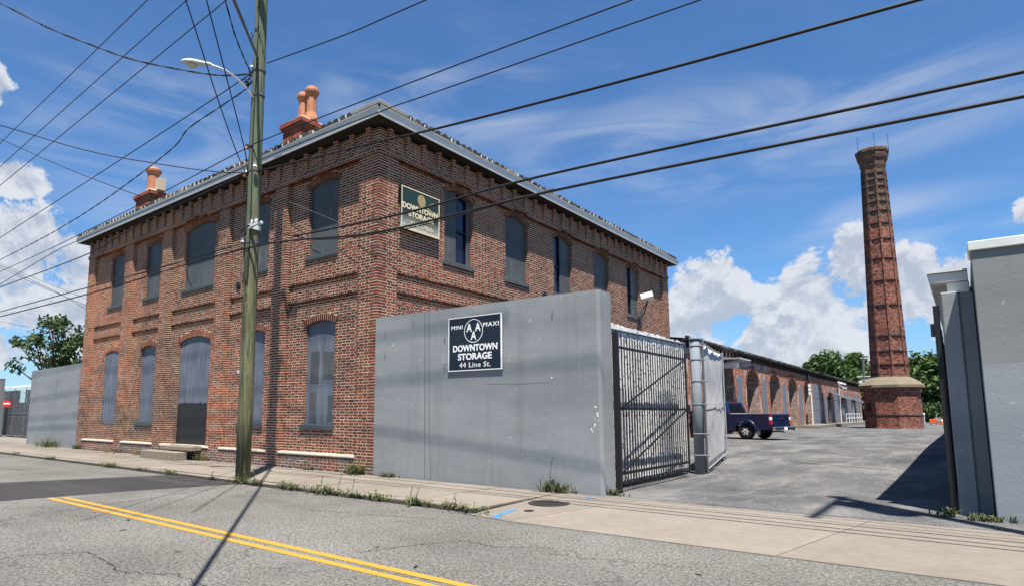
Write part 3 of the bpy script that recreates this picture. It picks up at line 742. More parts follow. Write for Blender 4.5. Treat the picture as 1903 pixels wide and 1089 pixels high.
for i, op in enumerate(right_ops):
    F = FR; d = F.rec; F.arch(op, bld, d); h = op[1] / 2; uc = op[0]
    wn = F.archpanel(op, d + .19, .04).build('window', M['void'], bld)
    wn['label'] = ['upper window with a half open board and blue dark glass', 'fully boarded upper window', 'upper window open at its near side', 'fully boarded upper window behind the wall top', 'upper window open on its near side'][i]
    sill(F, op, wn, d, m='board_dark')
    spans = {0: [(-h, h * -.05), (h * .72, h)], 1: [(-h, h)], 2: [(-h * .1, h)], 3: [(-h, h)], 4: [(-h * .05, h)]}[i]
    for a, b in spans: F.archpanel(op, d + .11, .035, uc + a, uc + b).build('board', M['board_dark'], wn)
    if i in (0, 2, 4):
        g = MB(); F.box(g, uc - .03, uc + .03, d + .13, d + .18, op[2], 8.1); F.box(g, uc - h, uc + h, d + .13, d + .18, 7.0, 7.05); g.build('frame', M['black'], wn)

# white stone ledges over the plinth, one under every recessed panel
for a, b in ((-29.68, -26.62), (-25.9, -23.35), (-22.68, -21.95), (-19.77, -19.42), (-18.73, -16.19), (-15.53, -12.32)):
    g = MB(); g.box(a - .03, b + .03, Y0 - .03, Y0 + .14, .385, .435); g.build('ledge', M['ledge'], bld, bevel=.008)
# door steps
for a, b, y0, z0, z1 in ((-21.95, -19.8, 10.42, .28, .43), (-22.5, -20.0, 10.02, -.02, .26)):
    g = MB(); g.box(a, b, y0, Y0 - .003 if z1 > .3 else 10.41, z0, z1); g.build('door_step', M['step'], bld, bevel=.02)
# round iron anchor plates
def anchor(x, y, z_, axis):
    g = MB(); g.lathe([(.05, .05), (.12, .03), (.13, 0)], n=14)
    o = g.build('anchor_plate', M['black'], bld); o.location = (x, y, z_); o.rotation_euler = (R_(90), 0, 0) if axis == 'y' else (0, R_(90), 0)
for x, z_ in ((-18.23, 5.62), (-23.23, 5.62)): anchor(x, Y0 + FL.rec - .005, z_, 'y')
anchor(X1 - FR.rec + .005, 19.1, 5.75, 'x')
# stepped brick brackets under the eaves
def bracket(F, u):
    mb = MB()
    for j, (za, zb, pr, hw) in enumerate(((8.45, 8.525, .02, .045), (8.525, 8.60, .035, .045), (8.60, 8.675, .05, .055), (8.675, 8.75, .065, .055), (8.75, 8.825, .08, .065), (8.825, 8.90, .09, .065), (8.90, 8.975, .10, .075), (8.975, 9.05, .11, .075))):
        F.box(mb, u - hw, u + hw, -pr, .02, za + .004, zb - .004)
    mb.build('bracket', rear_brick, bld)
nL = 28
for k in range(nL): bracket(FL, .35 + k * (FL.L - .7) / (nL - 1))
nR = 31
for k in range(nR): bracket(FR, .35 + k * (FR.L - .7) / (nR - 1))

# roof: soffit, white gutter board, hip roof body, eave tiles
roof = None
EX = .41
xa, xb, ya, yb = X0 - EX, X1 + EX, Y0 - EX, Y1 + EX
g = MB(); sl = math.tan(R_(8.5)); hz = 9.36; ins = 9.0
xi0, xi1, yi0, yi1 = xa + ins, xb - ins, ya + ins, yb - ins; hi = hz + ins * sl
g.quad((xa + .02, ya + .02, hz), (xb - .02, ya + .02, hz), (xi1, yi0, hi), (xi0, yi0, hi)); g.quad((xb - .02, ya + .02, hz), (xb - .02, yb - .02, hz), (xi1, yi1, hi), (xi1, yi0, hi))
g.quad((xb - .02, yb - .02, hz), (xa + .02, yb - .02, hz), (xi0, yi1, hi), (xi1, yi1, hi)); g.quad((xa + .02, yb - .02, hz), (xa + .02, ya + .02, hz), (xi0, yi0, hi), (xi0, yi1, hi)); g.quad((xi0, yi0, hi), (xi1, yi0, hi), (xi1, yi1, hi), (xi0, yi1, hi))
roof = g.build('roof', M['roof'], bld)
g = MB(); g.box(xa + .04, xb - .04, ya + .04, Y0 + .3, 9.065, 9.1); g.box(X1 - .3, xb - .04, Y0 + .3, yb - .04, 9.066, 9.1); g.box(xa + .04, X0 + .3, Y0 + .3, yb - .04, 9.066, 9.1); g.build('soffit', M['soffit'], roof)
g = MB()
def gutter(mb, p, q, n):
    """white gutter board with a small rolled lip"""
    p = Vector(p); q = Vector(q); n = Vector(n)
    prof = [(0, 0), (.0, -.0), (.035, .205), (.055, .215), (.055, .225), (-.02, .225)]
    a = [p + n * o + Vector((0, 0, z_)) for o, z_ in prof]; b = [q + n * o + Vector((0, 0, z_)) for o, z_ in prof]
    for k in range(len(prof) - 1): mb.quad(a[k], b[k], b[k + 1], a[k + 1])
gutter(g, (xa, ya, 9.07), (xb, ya, 9.07), (0, -1, 0)); gutter(g, (xb, ya, 9.07), (xb, yb, 9.07), (1, 0, 0)); gutter(g, (xa, yb, 9.07), (xa, ya, 9.07), (-1, 0, 0))
g.box(xa + .001, xb - .001, ya + .0, ya + .03, 9.07, 9.28); g.box(xb - .03, xb - .001, ya + .031, yb, 9.07, 9.28); g.box(xa + .001, xa + .03, ya + .031, yb, 9.07, 9.28)
gut = g.build('gutter', M['white'], roof)
# thin brown line under the tiles
g = MB(); g.box(xa - .02, xb + .02, ya - .02, ya + .05, 9.297, 9.325); g.box(xb - .05, xb + .02, ya + .051, yb, 9.297, 9.325); g.box(xa - .02, xa + .05, ya + .051, yb, 9.297, 9.325); g.build('tile_batten', M['soffit'], roof)
def tile_mesh(w_, L):
    g = MB(); n = 5; pr = []
    for k in range(n + 1):
        t = math.pi * k / n; pr.append((-math.cos(t) * w_ / 2, .05 + math.sin(t) * .075))
    pr = [(-w_ / 2, 0)] + pr + [(w_ / 2, 0)]
    dz = L * math.tan(R_(9))
    a = [(x_, 0, z_) for x_, z_ in pr]; b = [(x_ * .9, L, z_ * .9 + dz) for x_, z_ in pr]; m = len(pr)
    g.poly(a); g.poly(list(reversed(b)))
    for k in range(m): g.quad(a[k], b[k], b[(k + 1) % m], a[(k + 1) % m])
    return g.build('roof_tile', M['tile'], link=False)
g = MB(); rq = random.Random(9)
for k in range(66):
    if rq.random() < .6: u = xa + .1 + k * .285; g.box(u, u + rq.uniform(.02, .05), ya - .045, ya + .02, 9.327, 9.327 + rq.uniform(.05, .11))
for k in range(66):
    if rq.random() < .45: u = ya + 1.1 + k * .285; g.box(xb - .02, xb + .045, u, u + rq.uniform(.02, .05), 9.327, 9.327 + rq.uniform(.05, .10))
tag(g.build('mortar_bedding', M['ledge'], roof), kind='stuff')
TM = tile_mesh(.21, .42); TP = tile_mesh(.14, .40)
def tiles(p, d, rz, L, cnt):
    for k in range(cnt):
        u = (k + .5) * L / cnt
        o = bpy.data.objects.new('roof_tile', TM if k % 1 == 0 else TP); COL.objects.link(o); o.parent = roof
        o.location = (p[0] + d[0] * u, p[1] + d[1] * u, 9.325 + rnd.uniform(-.006, .008)); o.rotation_euler = (rnd.uniform(-.04, .04), rnd.uniform(-.05, .05), rz + rnd.uniform(-.05, .05))
tiles((xa, ya - .03), (1, 0), 0, xb - xa - 1.0, 68)
tiles((xb + .03, ya + 1.0), (0, 1), R_(90), yb - ya - 1.2, 70)
# plain grey corner flashing pieces
for (a, b, c, d_) in ((xb - .98, xb + .05, ya - .05, ya + .25), (xb - .25, xb + .05, ya + .251, ya + 1.0)):
    g = MB(); g.box(a, b, c, d_, 9.33, 9.455); g.build('corner_flashing', M['roof_pale'], roof, bevel=.015)
g = MB(); g.box(xb - .5, xb - .1, ya + .02, ya + .4, 9.458, 9.50); g.build('corner_tile', M['tile'], roof)

# chimney stacks with pots
def brick_block(g, mo, x0, x1, y0, y1, z0, z1):
    """bricks on the front (-y) and right (+x) sides and left"""
    n = round((z1 - z0) / .075)
    for i in range(n):
        zc = z0 + (i + .5) * (z1 - z0) / n; off = (i % 2) * .11
        for k in range(-1, int((x1 - x0) / .22) + 2):
            a = max(x0, x0 + k * .22 + off); b = min(x1, x0 + (k + 1) * .22 + off - .012)
            if b - a > .03: g.box(a, b, y0 - .008, y0 + .05, zc - .031, zc + .031)
        for k in range(-1, int((y1 - y0) / .22) + 2):
            a = max(y0 + .055, y0 + k * .22 + off); b = min(y1, y0 + (k + 1) * .22 + off - .012)
            if b - a > .03: g.box(x1 - .05, x1 + .008, a, b, zc - .031, zc + .031)
    mo.box(x0, x1, y0, y1, z0, z1)
def stack(x0, x1, y0, y1, zt, pots):
    g = MB(); mo = MB(); brick_block(g, mo, x0, x1, y0, y1, 9.4, zt - .28)
    brick_block(g, mo, x0 - .05, x1 + .05, y0 - .05, y1 + .05, zt - .28, zt - .205)
    brick_block(g, mo, x0 - .10, x1 + .10, y0 - .10, y1 + .10, zt - .20, zt - .05)
    ch = mo.build('chimney', M['chim_mortar'], bld); tag(g.build('brickwork', M['chim_brick'], ch), kind='stuff')
    g = MB(); g.box(x0 - .03, x1 + .03, y0 - .03, y1 + .03, zt - .05, zt + .02); g.build('mortar_cap', M['ledge'], ch, bevel=.02)
    for kind, px_, py_, r, h in pots:
        g = MB()
        if kind == 'oct': g.lathe([(r * 1.45, 0), (r * 1.40, .10), (r * 1.05, .28), (r, .32), (r * .92, h * .72), (r * 1.0, h * .74), (r * 1.42, h * .84), (r * 1.48, h * .90), (r * 1.25, h * .92), (r * 1.1, h), (r * .6, h), (r * .6, h - .2)], (px_, py_, zt), n=8, rot=.39)
        elif kind == 'round': g.lathe([(r * 1.35, 0), (r * 1.1, .1), (r, .15), (r * .95, h * .72), (r * 1.3, h * .82), (r * 1.35, h * .9), (r * 1.1, h * .92), (r * .9, h), (r * .5, h)], (px_, py_, zt), n=16)
        else: g.box(px_ - r, px_ + r, py_ - r, py_ + r, zt, zt + h)
        g.build('chimney_pot', M['paleclay' if kind == 'sq' else 'terracotta'], ch, bevel=.008)
stack(-17.69, -16.67, 12.0, 12.95, 11.36, [('oct', -17.23, 12.45, .165, 1.15), ('oct', -16.80, 12.48, .175, 1.24)])
stack(-28.9, -27.5, 12.0, 12.7, 11.33, [('round', -28.0, 12.30, .25, 1.18), ('sq', -27.42, 12.38, .16, .55)])
# ------------------------------------------------------------------ text helper
def text_mesh(txt, size, mat_, parent, M4, offset=0.0, align='CENTER', name='lettering', sx=1.0, extr=0.002, sp_=1.0):
    cu = bpy.data.curves.new('t', 'FONT'); cu.body = txt; cu.size = size; cu.align_x = align; cu.offset = offset; cu.extrude = extr; cu.resolution_u = 3; cu.space_character = sp_
    to = bpy.data.objects.new('t', cu); COL.objects.link(to)
    bpy.context.view_layer.update(); dg = bpy.context.evaluated_depsgraph_get()
    me = bpy.data.meshes.new_from_object(to.evaluated_get(dg)); bpy.data.objects.remove(to); bpy.data.curves.remove(cu)
    me.materials.clear(); me.materials.append(mat_)
    o = bpy.data.objects.new(name, me); COL.objects.link(o); o.parent = parent
    o.matrix_local = M4 @ Matrix.Diagonal((sx, 1, 1, 1)); return o
def frame_M(o, xd, up_=(0, 0, 1)):
    x = Vector(xd).normalized(); u = Vector(up_); n = x.cross(u)
    return lambda a, b, c=0.0: Matrix(((x.x, u.x, n.x, o[0] + x.x * a + u.x * b + n.x * c), (x.y, u.y, n.y, o[1] + x.y * a + u.y * b + n.y * c), (x.z, u.z, n.z, o[2] + x.z * a + u.z * b + n.z * c), (0, 0, 0, 1)))

# ------------------------------------------------------------------ grey street wall with the navy sign
gw = empty('boundary_wall', (-8.5, 10.76, 0), 0, 'smooth grey painted wall running from the brick corner to the iron gate', 'wall')
def block(name, x0, x1, y0, y1, z0, z1, m, parent, bevel=.02, sub=True, **kw):
    g = MB(); g.box(x0, x1, y0, y1, z0, z1)
    o = g.build(name, m, parent, bevel=bevel, **kw)
    if parent is not None: o.matrix_parent_inverse = parent.matrix_world.inverted() if False else Matrix.Translation(-Vector(parent.location))
    return o
g = MB(); 
n = 24
pr = [(-11.56, 10.757), (-5.43, 10.757), (-5.385, 10.775), (-5.37, 10.81), (-5.37, 11.26), (-11.56, 11.26)]
top = [3.905, 3.865, 3.862, 3.862, 3.862, 3.9]
bt = [(x, y, -.12) for x, y in pr]; tp = [(x, y, z_) for (x, y), z_ in zip(pr, top)]
g.poly(tp)
for k in range(len(pr)): g.quad(bt[k], bt[(k + 1) % 6], tp[(k + 1) % 6], tp[k])
o = g.build('wall_panel', M['wall'], gw); o.matrix_parent_inverse = Matrix.Translation(-gw.location)
def cord(pts, r, m, parent, name='cord'):
    g = MB(); g.tube(pts, r, 5); o = g.build(name, m, parent); 
    if parent: o.matrix_parent_inverse = Matrix.Translation(-Vector(parent.location))
    return o
cord([(-9.87, 10.752, 3.89), (-9.86, 10.752, 2.2), (-9.83, 10.752, 0.0)], .007, M['guy'], gw)
cord([(-9.74, 10.752, 3.89), (-9.72, 10.752, 2.0), (-9.66, 10.752, 0.0)], .006, M['guy'], gw)
for x_, z_ in ((-11.2, 3.5), (-11.2, 3.0), (-10.25, 3.72), (-9.25, 3.25), (-9.25, 2.6), (-6.4, 3.55)):
    cord([(x_, 10.76, z_), (x_ + .01, 10.735, z_ + .02), (x_ + .02, 10.732, z_ - .07)], .008, M['guy'], gw, 'hook')
rc = random.Random(4)
for k in range(16):
    x_ = rc.uniform(-5.60, -5.44) if k < 11 else rc.uniform(-11.0, -6.0); z_ = rc.uniform(1.1, 1.75) if k < 11 else rc.uniform(1.0, 3.6); s_ = rc.uniform(.008, .024) if k < 11 else rc.uniform(.008, .02)
    g = MB(); m_ = 7; g.poly([(x_ + s_ * rc.uniform(.5, 1.1) * math.cos(6.283 * i / m_), 10.7545, z_ + 1.5 * s_ * rc.uniform(.5, 1.1) * math.sin(6.283 * i / m_)) for i in range(m_)])
    o = g.build('paint_chip', M['sign_white'], gw); o.matrix_parent_inverse = Matrix.Translation(-gw.location)
for P_ in ([(-8.1, 2.12), (-7.6, 2.125), (-7.1, 2.11), (-6.5, 2.12)], [(-9.3, 2.62), (-8.9, 2.60), (-8.6, 2.61)], [(-7.2, .9), (-7.15, 1.3), (-7.18, 1.7)]):
    cord([(x_, 10.756, z_) for x_, z_ in P_], .0018, M['guy'], gw, 'hairline_crack')
sg = empty('storage_sign', (-8.36, 10.74, 3.04), 0, 'navy blue sign on the grey wall with white letters A A A in a circle', 'sign')
F = frame_M((0, 0, 0), (1, 0, 0))
SW, SH = 1.50, 1.21
g = MB(); g.box(-SW / 2, SW / 2, -.02, 0, -SH / 2, SH / 2); g.build('sign_board', M['sign_navy'], sg)
g = MB(); 
for a in ((-SW / 2, SW / 2, SH / 2 - .022, SH / 2), (-SW / 2, SW / 2, -SH / 2, -SH / 2 + .022), (-SW / 2, -SW / 2 + .022, -SH / 2 + .022, SH / 2 - .022), (SW / 2 - .045, SW / 2, -SH / 2 + .022, SH / 2 - .022)): g.box(a[0], a[1], -.025, -.0205, a[2], a[3])
g.build('sign_border', M['sign_white'], sg)
def fit_text(txt, m, parent, MF, x_, z_, wd, ht, off=.0, sp_=1.0, dep=.022):
    # x_, z_ = lower left corner of the word; wd, ht = its size
    o = text_mesh(txt, .2, m, parent, MF(0, 0, 0), off, sp_=sp_); vs = [v.co for v in o.data.vertices]
    x0, x1 = min(v.x for v in vs), max(v.x for v in vs); y0, y1 = min(v.y for v in vs), max(v.y for v in vs)
    o.matrix_local = MF(x_, z_, dep) @ Matrix.Diagonal((wd / (x1 - x0), ht / (y1 - y0), 1, 1)) @ Matrix.Translation((-x0, -y0, 0)); return o
def T(txt, x_, z_, wd, ht, off=.004, sp_=1.0): fit_text(txt, M['sign_white'], sg, F, x_, z_, wd, ht, off, sp_)
T('MINI', -.66, .335, .32, .085, .002, 1.15); T('MAXI', .24, .335, .42, .095, .002, 1.15)
T('A', -.225, .255, .155, .185); T('A', .015, .255, .155, .185); T('A', -.105, .075, .155, .185)
T('DOWNTOWN', -.61, -.175, 1.23, .150, .006); T('STORAGE', -.47, -.365, .94, .150, .006); T('44 Line St.', -.43, -.53, .87, .115, .003, 1.12)
g = MB(); nn = 48
for k in range(nn):
    a, b = 2 * math.pi * k / nn, 2 * math.pi * (k + 1) / nn; R1, R2 = .262, .246; cx_, cz_ = -.028, .272
    g.quad((cx_ + R2 * math.cos(a), -.024, cz_ + R2 * math.sin(a)), (cx_ + R1 * math.cos(a), -.024, cz_ + R1 * math.sin(a)), (cx_ + R1 * math.cos(b), -.024, cz_ + R1 * math.sin(b)), (cx_ + R2 * math.cos(b), -.024, cz_ + R2 * math.sin(b)))
g.build('circle', M['sign_white'], sg)

# old painted sign on the side facade
us = empty('painted_sign', (X1 + .10 - .12, 12.39, 7.06), 0, 'weathered dark green sign with key emblem high on the side brick wall', 'sign')
F2 = frame_M((0, 0, 0), (0, 1, 0)); SW, SH = 1.56, 1.19
g = MB(); g.box(0, .035, -SW / 2, SW / 2, -SH / 2, SH / 2); g.build('sign_board', M['sign_green'], us)
g = MB()
for a in ((-SW / 2, SW / 2, SH / 2 - .03, SH / 2), (-SW / 2, SW / 2, -SH / 2, -SH / 2 + .055), (-SW / 2, -SW / 2 + .03, -SH / 2 + .055, SH / 2 - .03), (SW / 2 - .035, SW / 2, -SH / 2 + .055, SH / 2 - .03)): g.box(.0355, .042, a[0], a[1], a[2], a[3])
g.build('sign_border', M['sign_cream'], us)
for txt, y_, z_, wd_, ht_, mm, off in (('DOWNTOWN', -.74, -.02, 1.44, .165, 'sign_cream', .010), ('STORAGE', -.50, -.215, 1.02, .16, 'sign_cream', .010), ('SELF STORAGE', -.45, -.30, 1.0, .06, 'sign_gold', 0), ('723-5466', -.46, -.47, .95, .14, 'sign_cream', .002)):
    fit_text(txt, M[mm], us, F2, y_, z_, wd_, ht_, off, dep=.038)
g = MB(); g.lathe([(.16, 0), (.16, .008)], n=24); o = g.build('emblem_disc', M['sign_gold'], us); o.matrix_local = Matrix.Translation((.036, .02, .33)) @ Matrix.Rotation(R_(90), 4, 'Y') @ Matrix.Diagonal((1.15, 1, 1, 1))
g = MB(); g.bar((.04, .12, .24), (.04, .50, .10), .045, .008, (1, 0, 0)); g.bar((.04, .30, .28), (.04, .52, .40), .02, .008, (1, 0, 0)); g.build('emblem_shaft', M['sign_gold'], us)
# service cable on the corner bricks
tag(cord([(-15.55, 10.74, 7.85), (-14.69, 10.72, 7.44), (-13.21, 10.72, 6.75), (-12.4, 10.70, 6.3), (-11.52, 10.69, 5.77), (-11.50, 11.2, 5.6), (-11.53, 12.4, 5.0), (-11.5, 13.8, 4.1)], .006, M['guy'], None, 'service_wire'), 'thin slack wire drooping diagonally over the corner bricks below the painted sign', 'wire')

# ------------------------------------------------------------------ iron gate leaf (open inward)
gate = empty('iron_gate', (-5.31, 11.30, 0), 0, 'black iron picket gate standing open beside the grey wall end', 'gate')
def gb(name, fn, m='black', parent=None, origin=gate, **kw):
    g = MB(); fn(g); o = g.build(name, M[m], parent or origin, **kw); return o
GL = 3.78
gb('gate_post', lambda g: g.box(-.06, .04, -.03, .06, .0, 3.10))
for z_, h_ in ((2.80, .05), (1.60, .05), (.36, .055)): gb('rail', lambda g: g.box(.0, .03, .06, GL, z_ - h_ / 2, z_ + h_ / 2))
npk = 28
for k in range(npk):
    y_ = .16 + k * (GL - .22) / (npk - 1); tz = 3.02 + rnd.uniform(-.02, .03)
    gb('picket', lambda g: (g.box(-.022, -.003, y_ - .009, y_ + .009, .07 + .02 * (k % 2), tz), g.box(-.016, -.008, y_ - .004, y_ + .004, tz, tz + .06)))
gb('brace', lambda g: g.bar((.038, .12, 1.62), (.038, GL - .1, 2.78), .014, .035)); gb('brace', lambda g: g.bar((.038, .12, .40), (.038, GL - .1, 1.58), .014, .035))
gb('end_stile', lambda g: g.box(.0, .035, GL, GL + .05, .12, 2.95))
gb('latch_plate', lambda g: g.box(.036, .055, GL - .05, GL + .14, 1.48, 1.72))
# slatted privacy fence behind the gate
pf = empty('slatted_fence', (-5.62, 11.3, 0), 0, 'pale slatted privacy fence directly behind the open iron gate', 'fence')
sm = MB(); sm.box(-.006, .006, -.059, .059, .10, 3.33); smesh = sm.build('slat', M['slat'], link=False)
for k in range(37):
    o = bpy.data.objects.new('slat', smesh); COL.objects.link(o); o.parent = pf; o.location = (0, .06 + k * .126, rnd.uniform(-.02, .03)); o.rotation_euler = (rnd.uniform(-.006, .006), 0, rnd.uniform(-.16, .16))
gb('top_rail', lambda g: g.tube([(.02, 0, 3.22), (.02, 2.3, 3.25), (.02, 4.66, 3.28)], .022), 'galv', origin=pf); gb('bottom_rail', lambda g: g.tube([(.02, 0, .14), (.02, 4.66, .16)], .018), 'galv', origin=pf)
gb('backing_mesh', lambda g: g.box(-.035, -.03, 0, 4.66, .06, 3.30), 'galv', origin=pf)
gb('white_top_sheet', lambda g: [g.box(-.06, -.05, k * .24, k * .24 + .24, 3.1, 3.37 - (k / 19) * .04 + .012 * math.sin(k * .7)) for k in range(19)], 'slat', origin=pf)
# thick steel post
sp = empty('steel_post', (-5.36, 16.05, 0), 0, 'thick blue grey galvanised steel post between gate and screen', 'post')
gb('shaft', lambda g: g.lathe([(.125, 0), (.125, 3.36)], n=20), 'galv', origin=sp, smooth=False)
gb('cap', lambda g: g.lathe([(.14, 3.361), (.14, 3.42), (.08, 3.47)], n=20), 'galv', origin=sp)
for z_ in (.45, .98, 1.72, 2.3, 2.85, 3.2): gb('band', lambda g: (g.lathe([(.131, z_), (.131, z_ + .035)], n=20), g.box(.05, .26, -.02, .02, z_, z_ + .03)), 'galv', origin=sp)
for o in sp.children:
    for p in o.data.polygons: p.use_smooth = abs(p.normal.z) < .5
# screened mesh panel beyond the post
cs = empty('mesh_screen_panel', (-5.36, 16.25, 0), 0, 'pale crumpled mesh screen panel standing right of the steel post', 'fence panel')
A_, B_ = Vector((.10, 0, 0)), Vector((-.89, 5.05, 0)); 
g = MB(); nx_, nz_ = 30, 20; gv = []
for j in range(nz_ + 1):
    for i in range(nx_ + 1):
        t = i / nx_; p = A_.lerp(B_, t); zt_ = 3.32 + .12 * t - .05 * math.sin(t * 3.1); zb_ = .10 + .14 * t
        q = j / nz_; wob = .035 * noise.noise(Vector((t * 7, q * 4, 1))) + .02 * noise.noise(Vector((t * 19, q * 9, 4)))
        gv.append((p.x + wob, p.y, zb_ + (zt_ - zb_) * q))
g.mesh(gv, [(j * (nx_ + 1) + i, j * (nx_ + 1) + i + 1, (j + 1) * (nx_ + 1) + i + 1, (j + 1) * (nx_ + 1) + i) for j in range(nz_) for i in range(nx_)])
o = g.build('screen_mesh', M['screen'], cs, smooth=True); so = o.modifiers.new('thickness', 'SOLIDIFY'); so.thickness = .012
gb('frame_tube', lambda g: g.tube([A_ + Vector((.03, 0, .05)), A_ + Vector((.03, 0, 3.42))], .028), 'guy', origin=cs); gb('frame_tube', lambda g: g.tube([B_ + Vector((.03, 0, .2)), B_ + Vector((.03, 0, 3.5))], .022), 'alu', origin=cs)
gb('frame_tube', lambda g: g.tube([A_ + Vector((.04, 0, 3.30)), A_.lerp(B_, .5) + Vector((.04, 0, 3.34)), B_ + Vector((.04, 0, 3.42))], .022), 'alu', origin=cs); gb('frame_tube', lambda g: g.tube([A_ + Vector((.04, 0, .12)), B_ + Vector((.04, 0, .26))], .02), 'alu', origin=cs)
gb('frame_tube', lambda g: g.tube([A_ + Vector((.045, 0, 1.75)), B_ + Vector((.045, 0, 1.85))], .008), 'alu', origin=cs)

# ------------------------------------------------------------------ right hand building, column and gate leaf
rb = empty('grey_building', (.2, 11.66, 0), 0, 'tall grey rendered building at the right edge with white coping', 'building')
O = Vector(rb.location)
def rbp(name, x0, x1, y0, y1, z0, z1, m, bevel=.012): 
    g = MB(); g.box(x0 - O.x, x1 - O.x, y0 - O.y, y1 - O.y, z0, z1); return g.build(name, M[m], rb, bevel=bevel)
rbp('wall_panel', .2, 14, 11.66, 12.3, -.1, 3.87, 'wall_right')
[rbp('coping', .17 + k * 1.22, .17 + k * 1.22 + 1.212, 11.62, 12.4, 3.872, 4.01 - .004 * (k % 2), 'pale_metal') for k in range(11)]; rbp('side_wall', -.02, .18, 12.62, 52, 0, 3.50, 'wall_dark'); rbp('body', .2, 14, 12.32, 52, 0, 3.86, 'wall_dark')
rbp('roof_fascia', -.34, .15, 12.25, 52, 3.56, 3.70, 'pale_metal'); rbp('roof_box', -.12, .16, 12.34, 52, 3.39, 3.555, 'pale_metal')
g = MB(); g.box(-.36 - .2, -.05, .55, 40, 3.705, 3.73); g.build('roof_edge', M['pale_metal'], rb)
cl = empty('wall_column', (0, 12.1, 0), 0, 'scuffed grey rendered column beside the right gate leaf', 'column')
g = MB(); pr = [(-.215, 0), (-.19, -.02), (0.0, -.035), (.03, .02), (.185, .04), (.185, .45), (-.215, .45)]
bt = [(x, y, -.1) for x, y in pr]; tp = [(x, y, 3.35) for x, y in pr]; g.poly(tp); m = len(pr)
for k in range(m): g.quad(bt[k], bt[(k + 1) % m], tp[(k + 1) % m], tp[k])
g.build('shaft', M['wall'], cl); gb('top_plate', lambda g: g.box(-.2, .15, .0, .4, 3.352, 3.37), 'white', origin=cl)
g2_ = empty('iron_gate', (-.30, 12.14, 0), 0, 'dark iron gate leaf folded back edge-on against the right building', 'gate', )
gb('gate_post', lambda g: g.box(-.02, .06, 0, .08, .0, 3.18), origin=g2_)
for z_ in (2.85, 1.6, .4): gb('rail', lambda g: g.box(-.02, .02, .08, 3.7, z_ - .03, z_ + .03), origin=g2_)
for k in range(26): gb('picket', lambda g: (g.box(-.01, .012, .16 + k * .14, .185 + k * .14, .1, 3.05), g.box(-.004, .006, .168 + k * .14, .177 + k * .14, 3.05, 3.16)), origin=g2_)
gb('kick_plate', lambda g: g.box(.021, .03, .1, 3.7, .1, 2.8), origin=g2_)
gb('hinge_bracket', lambda g: (g.box(-.07, .0, .01, .07, 2.7, 2.9), g.box(-.03, .03, .09, .3, .25, .5)), origin=g2_)

# ------------------------------------------------------------------ far left wall and gate
lw = empty('boundary_wall', (-33.5, 10.9, 0), 0, 'plain grey wall left of the brick building beneath the tree', 'wall')
g = MB(); pr = [(-3.15, -.10, 3.62), (3.14, -.10, 3.72), (3.14, .2, 3.72), (-3.15, .2, 3.62)]; g.poly(pr)
for k in range(4):
    a, b = pr[k], pr[(k + 1) % 4]; g.quad((a[0], a[1], -.1), (b[0], b[1], -.1), b, a)
g.build('wall_panel', M['wall'], lw)
lg = empty('chain_link_gate', (-43.9, 13.4, 0), 0, 'dark slatted chain link gate with a white top rail at the left edge', 'gate')
gb('top_rail', lambda g: g.box(-6.5, 1.5, -.04, .04, 3.17, 3.30), 'sign_white', origin=lg)
gb('top_rail', lambda g: g.box(-6.5, 1.5, -.03, .03, 3.0, 3.05), 'pale_metal', origin=lg)
for x_ in (-6.5, -4.4, -2.3, -.2, 1.5): gb('post', lambda g: g.tube([(x_, 0, 0), (x_, 0, 3.1)], .045), 'guy', origin=lg)
for z_ in (1.5, .12): gb('rail', lambda g: g.tube([(-6.5, 0, z_), (1.5, 0, z_)], .03), 'guy', origin=lg)
for k in range(54): gb('slat', lambda g: g.box(-6.4 + k * .145, -6.4 + k * .145 + .10, -.012, .0, .15, 2.98 if not (20 < k < 30) else 2.2), 'guy' if k % 3 else 'sill', origin=lg)
gb('diagonal_mesh', lambda g: [g.bar((-6.4 + k * .3, -.02, .15), (-6.4 + k * .3 + 1.2, -.02, 2.95), .012, .012) for k in range(22)], 'black', origin=lg)
gp = empty('gate_post', (-48.0, 12.9, 0), 0, 'tall grey panel post at the far left edge', 'post'); gb('panel', lambda g: g.box(-1.6, -1.05, -.1, .1, 0, 3.75), 'wall_dark', origin=gp); gb('cap', lambda g: g.box(-1.62, -1.03, -.12, .12, 3.751, 3.8), 'pale_metal', origin=gp)
ns = empty('round_sign', (-48.75, 13.1, 2.15), R_(74), 'small red disc sign with a white bar on the left gate', 'sign')
gb('disc', lambda g: g.mesh([(0.24 * math.cos(a * math.pi / 12), -.02, .24 * math.sin(a * math.pi / 12)) for a in range(24)] + [(0.24 * math.cos(a * math.pi / 12), 0, .24 * math.sin(a * math.pi / 12)) for a in range(24)], [tuple(range(24))] + [(a, (a + 1) % 24, (a + 1) % 24 + 24, a + 24) for a in range(24)]), 'sign_red', origin=ns); gb('bar', lambda g: g.box(-.17, .17, -.03, -.021, -.045, .045), 'sign_white', origin=ns)
fs = empty('red_brick_shed', (-43, 19, 0), 0, 'low pale shed behind the left chain link gate', 'shed'); gb('wall', lambda g: g.box(-6, 5, 0, 6, 0, 2.2), 'ledge', origin=fs); gb('roof', lambda g: g.box(-6.3, 5.3, -.3, 6.3, 2.201, 2.45), 'roof', origin=fs)
fs.name = 'shed'

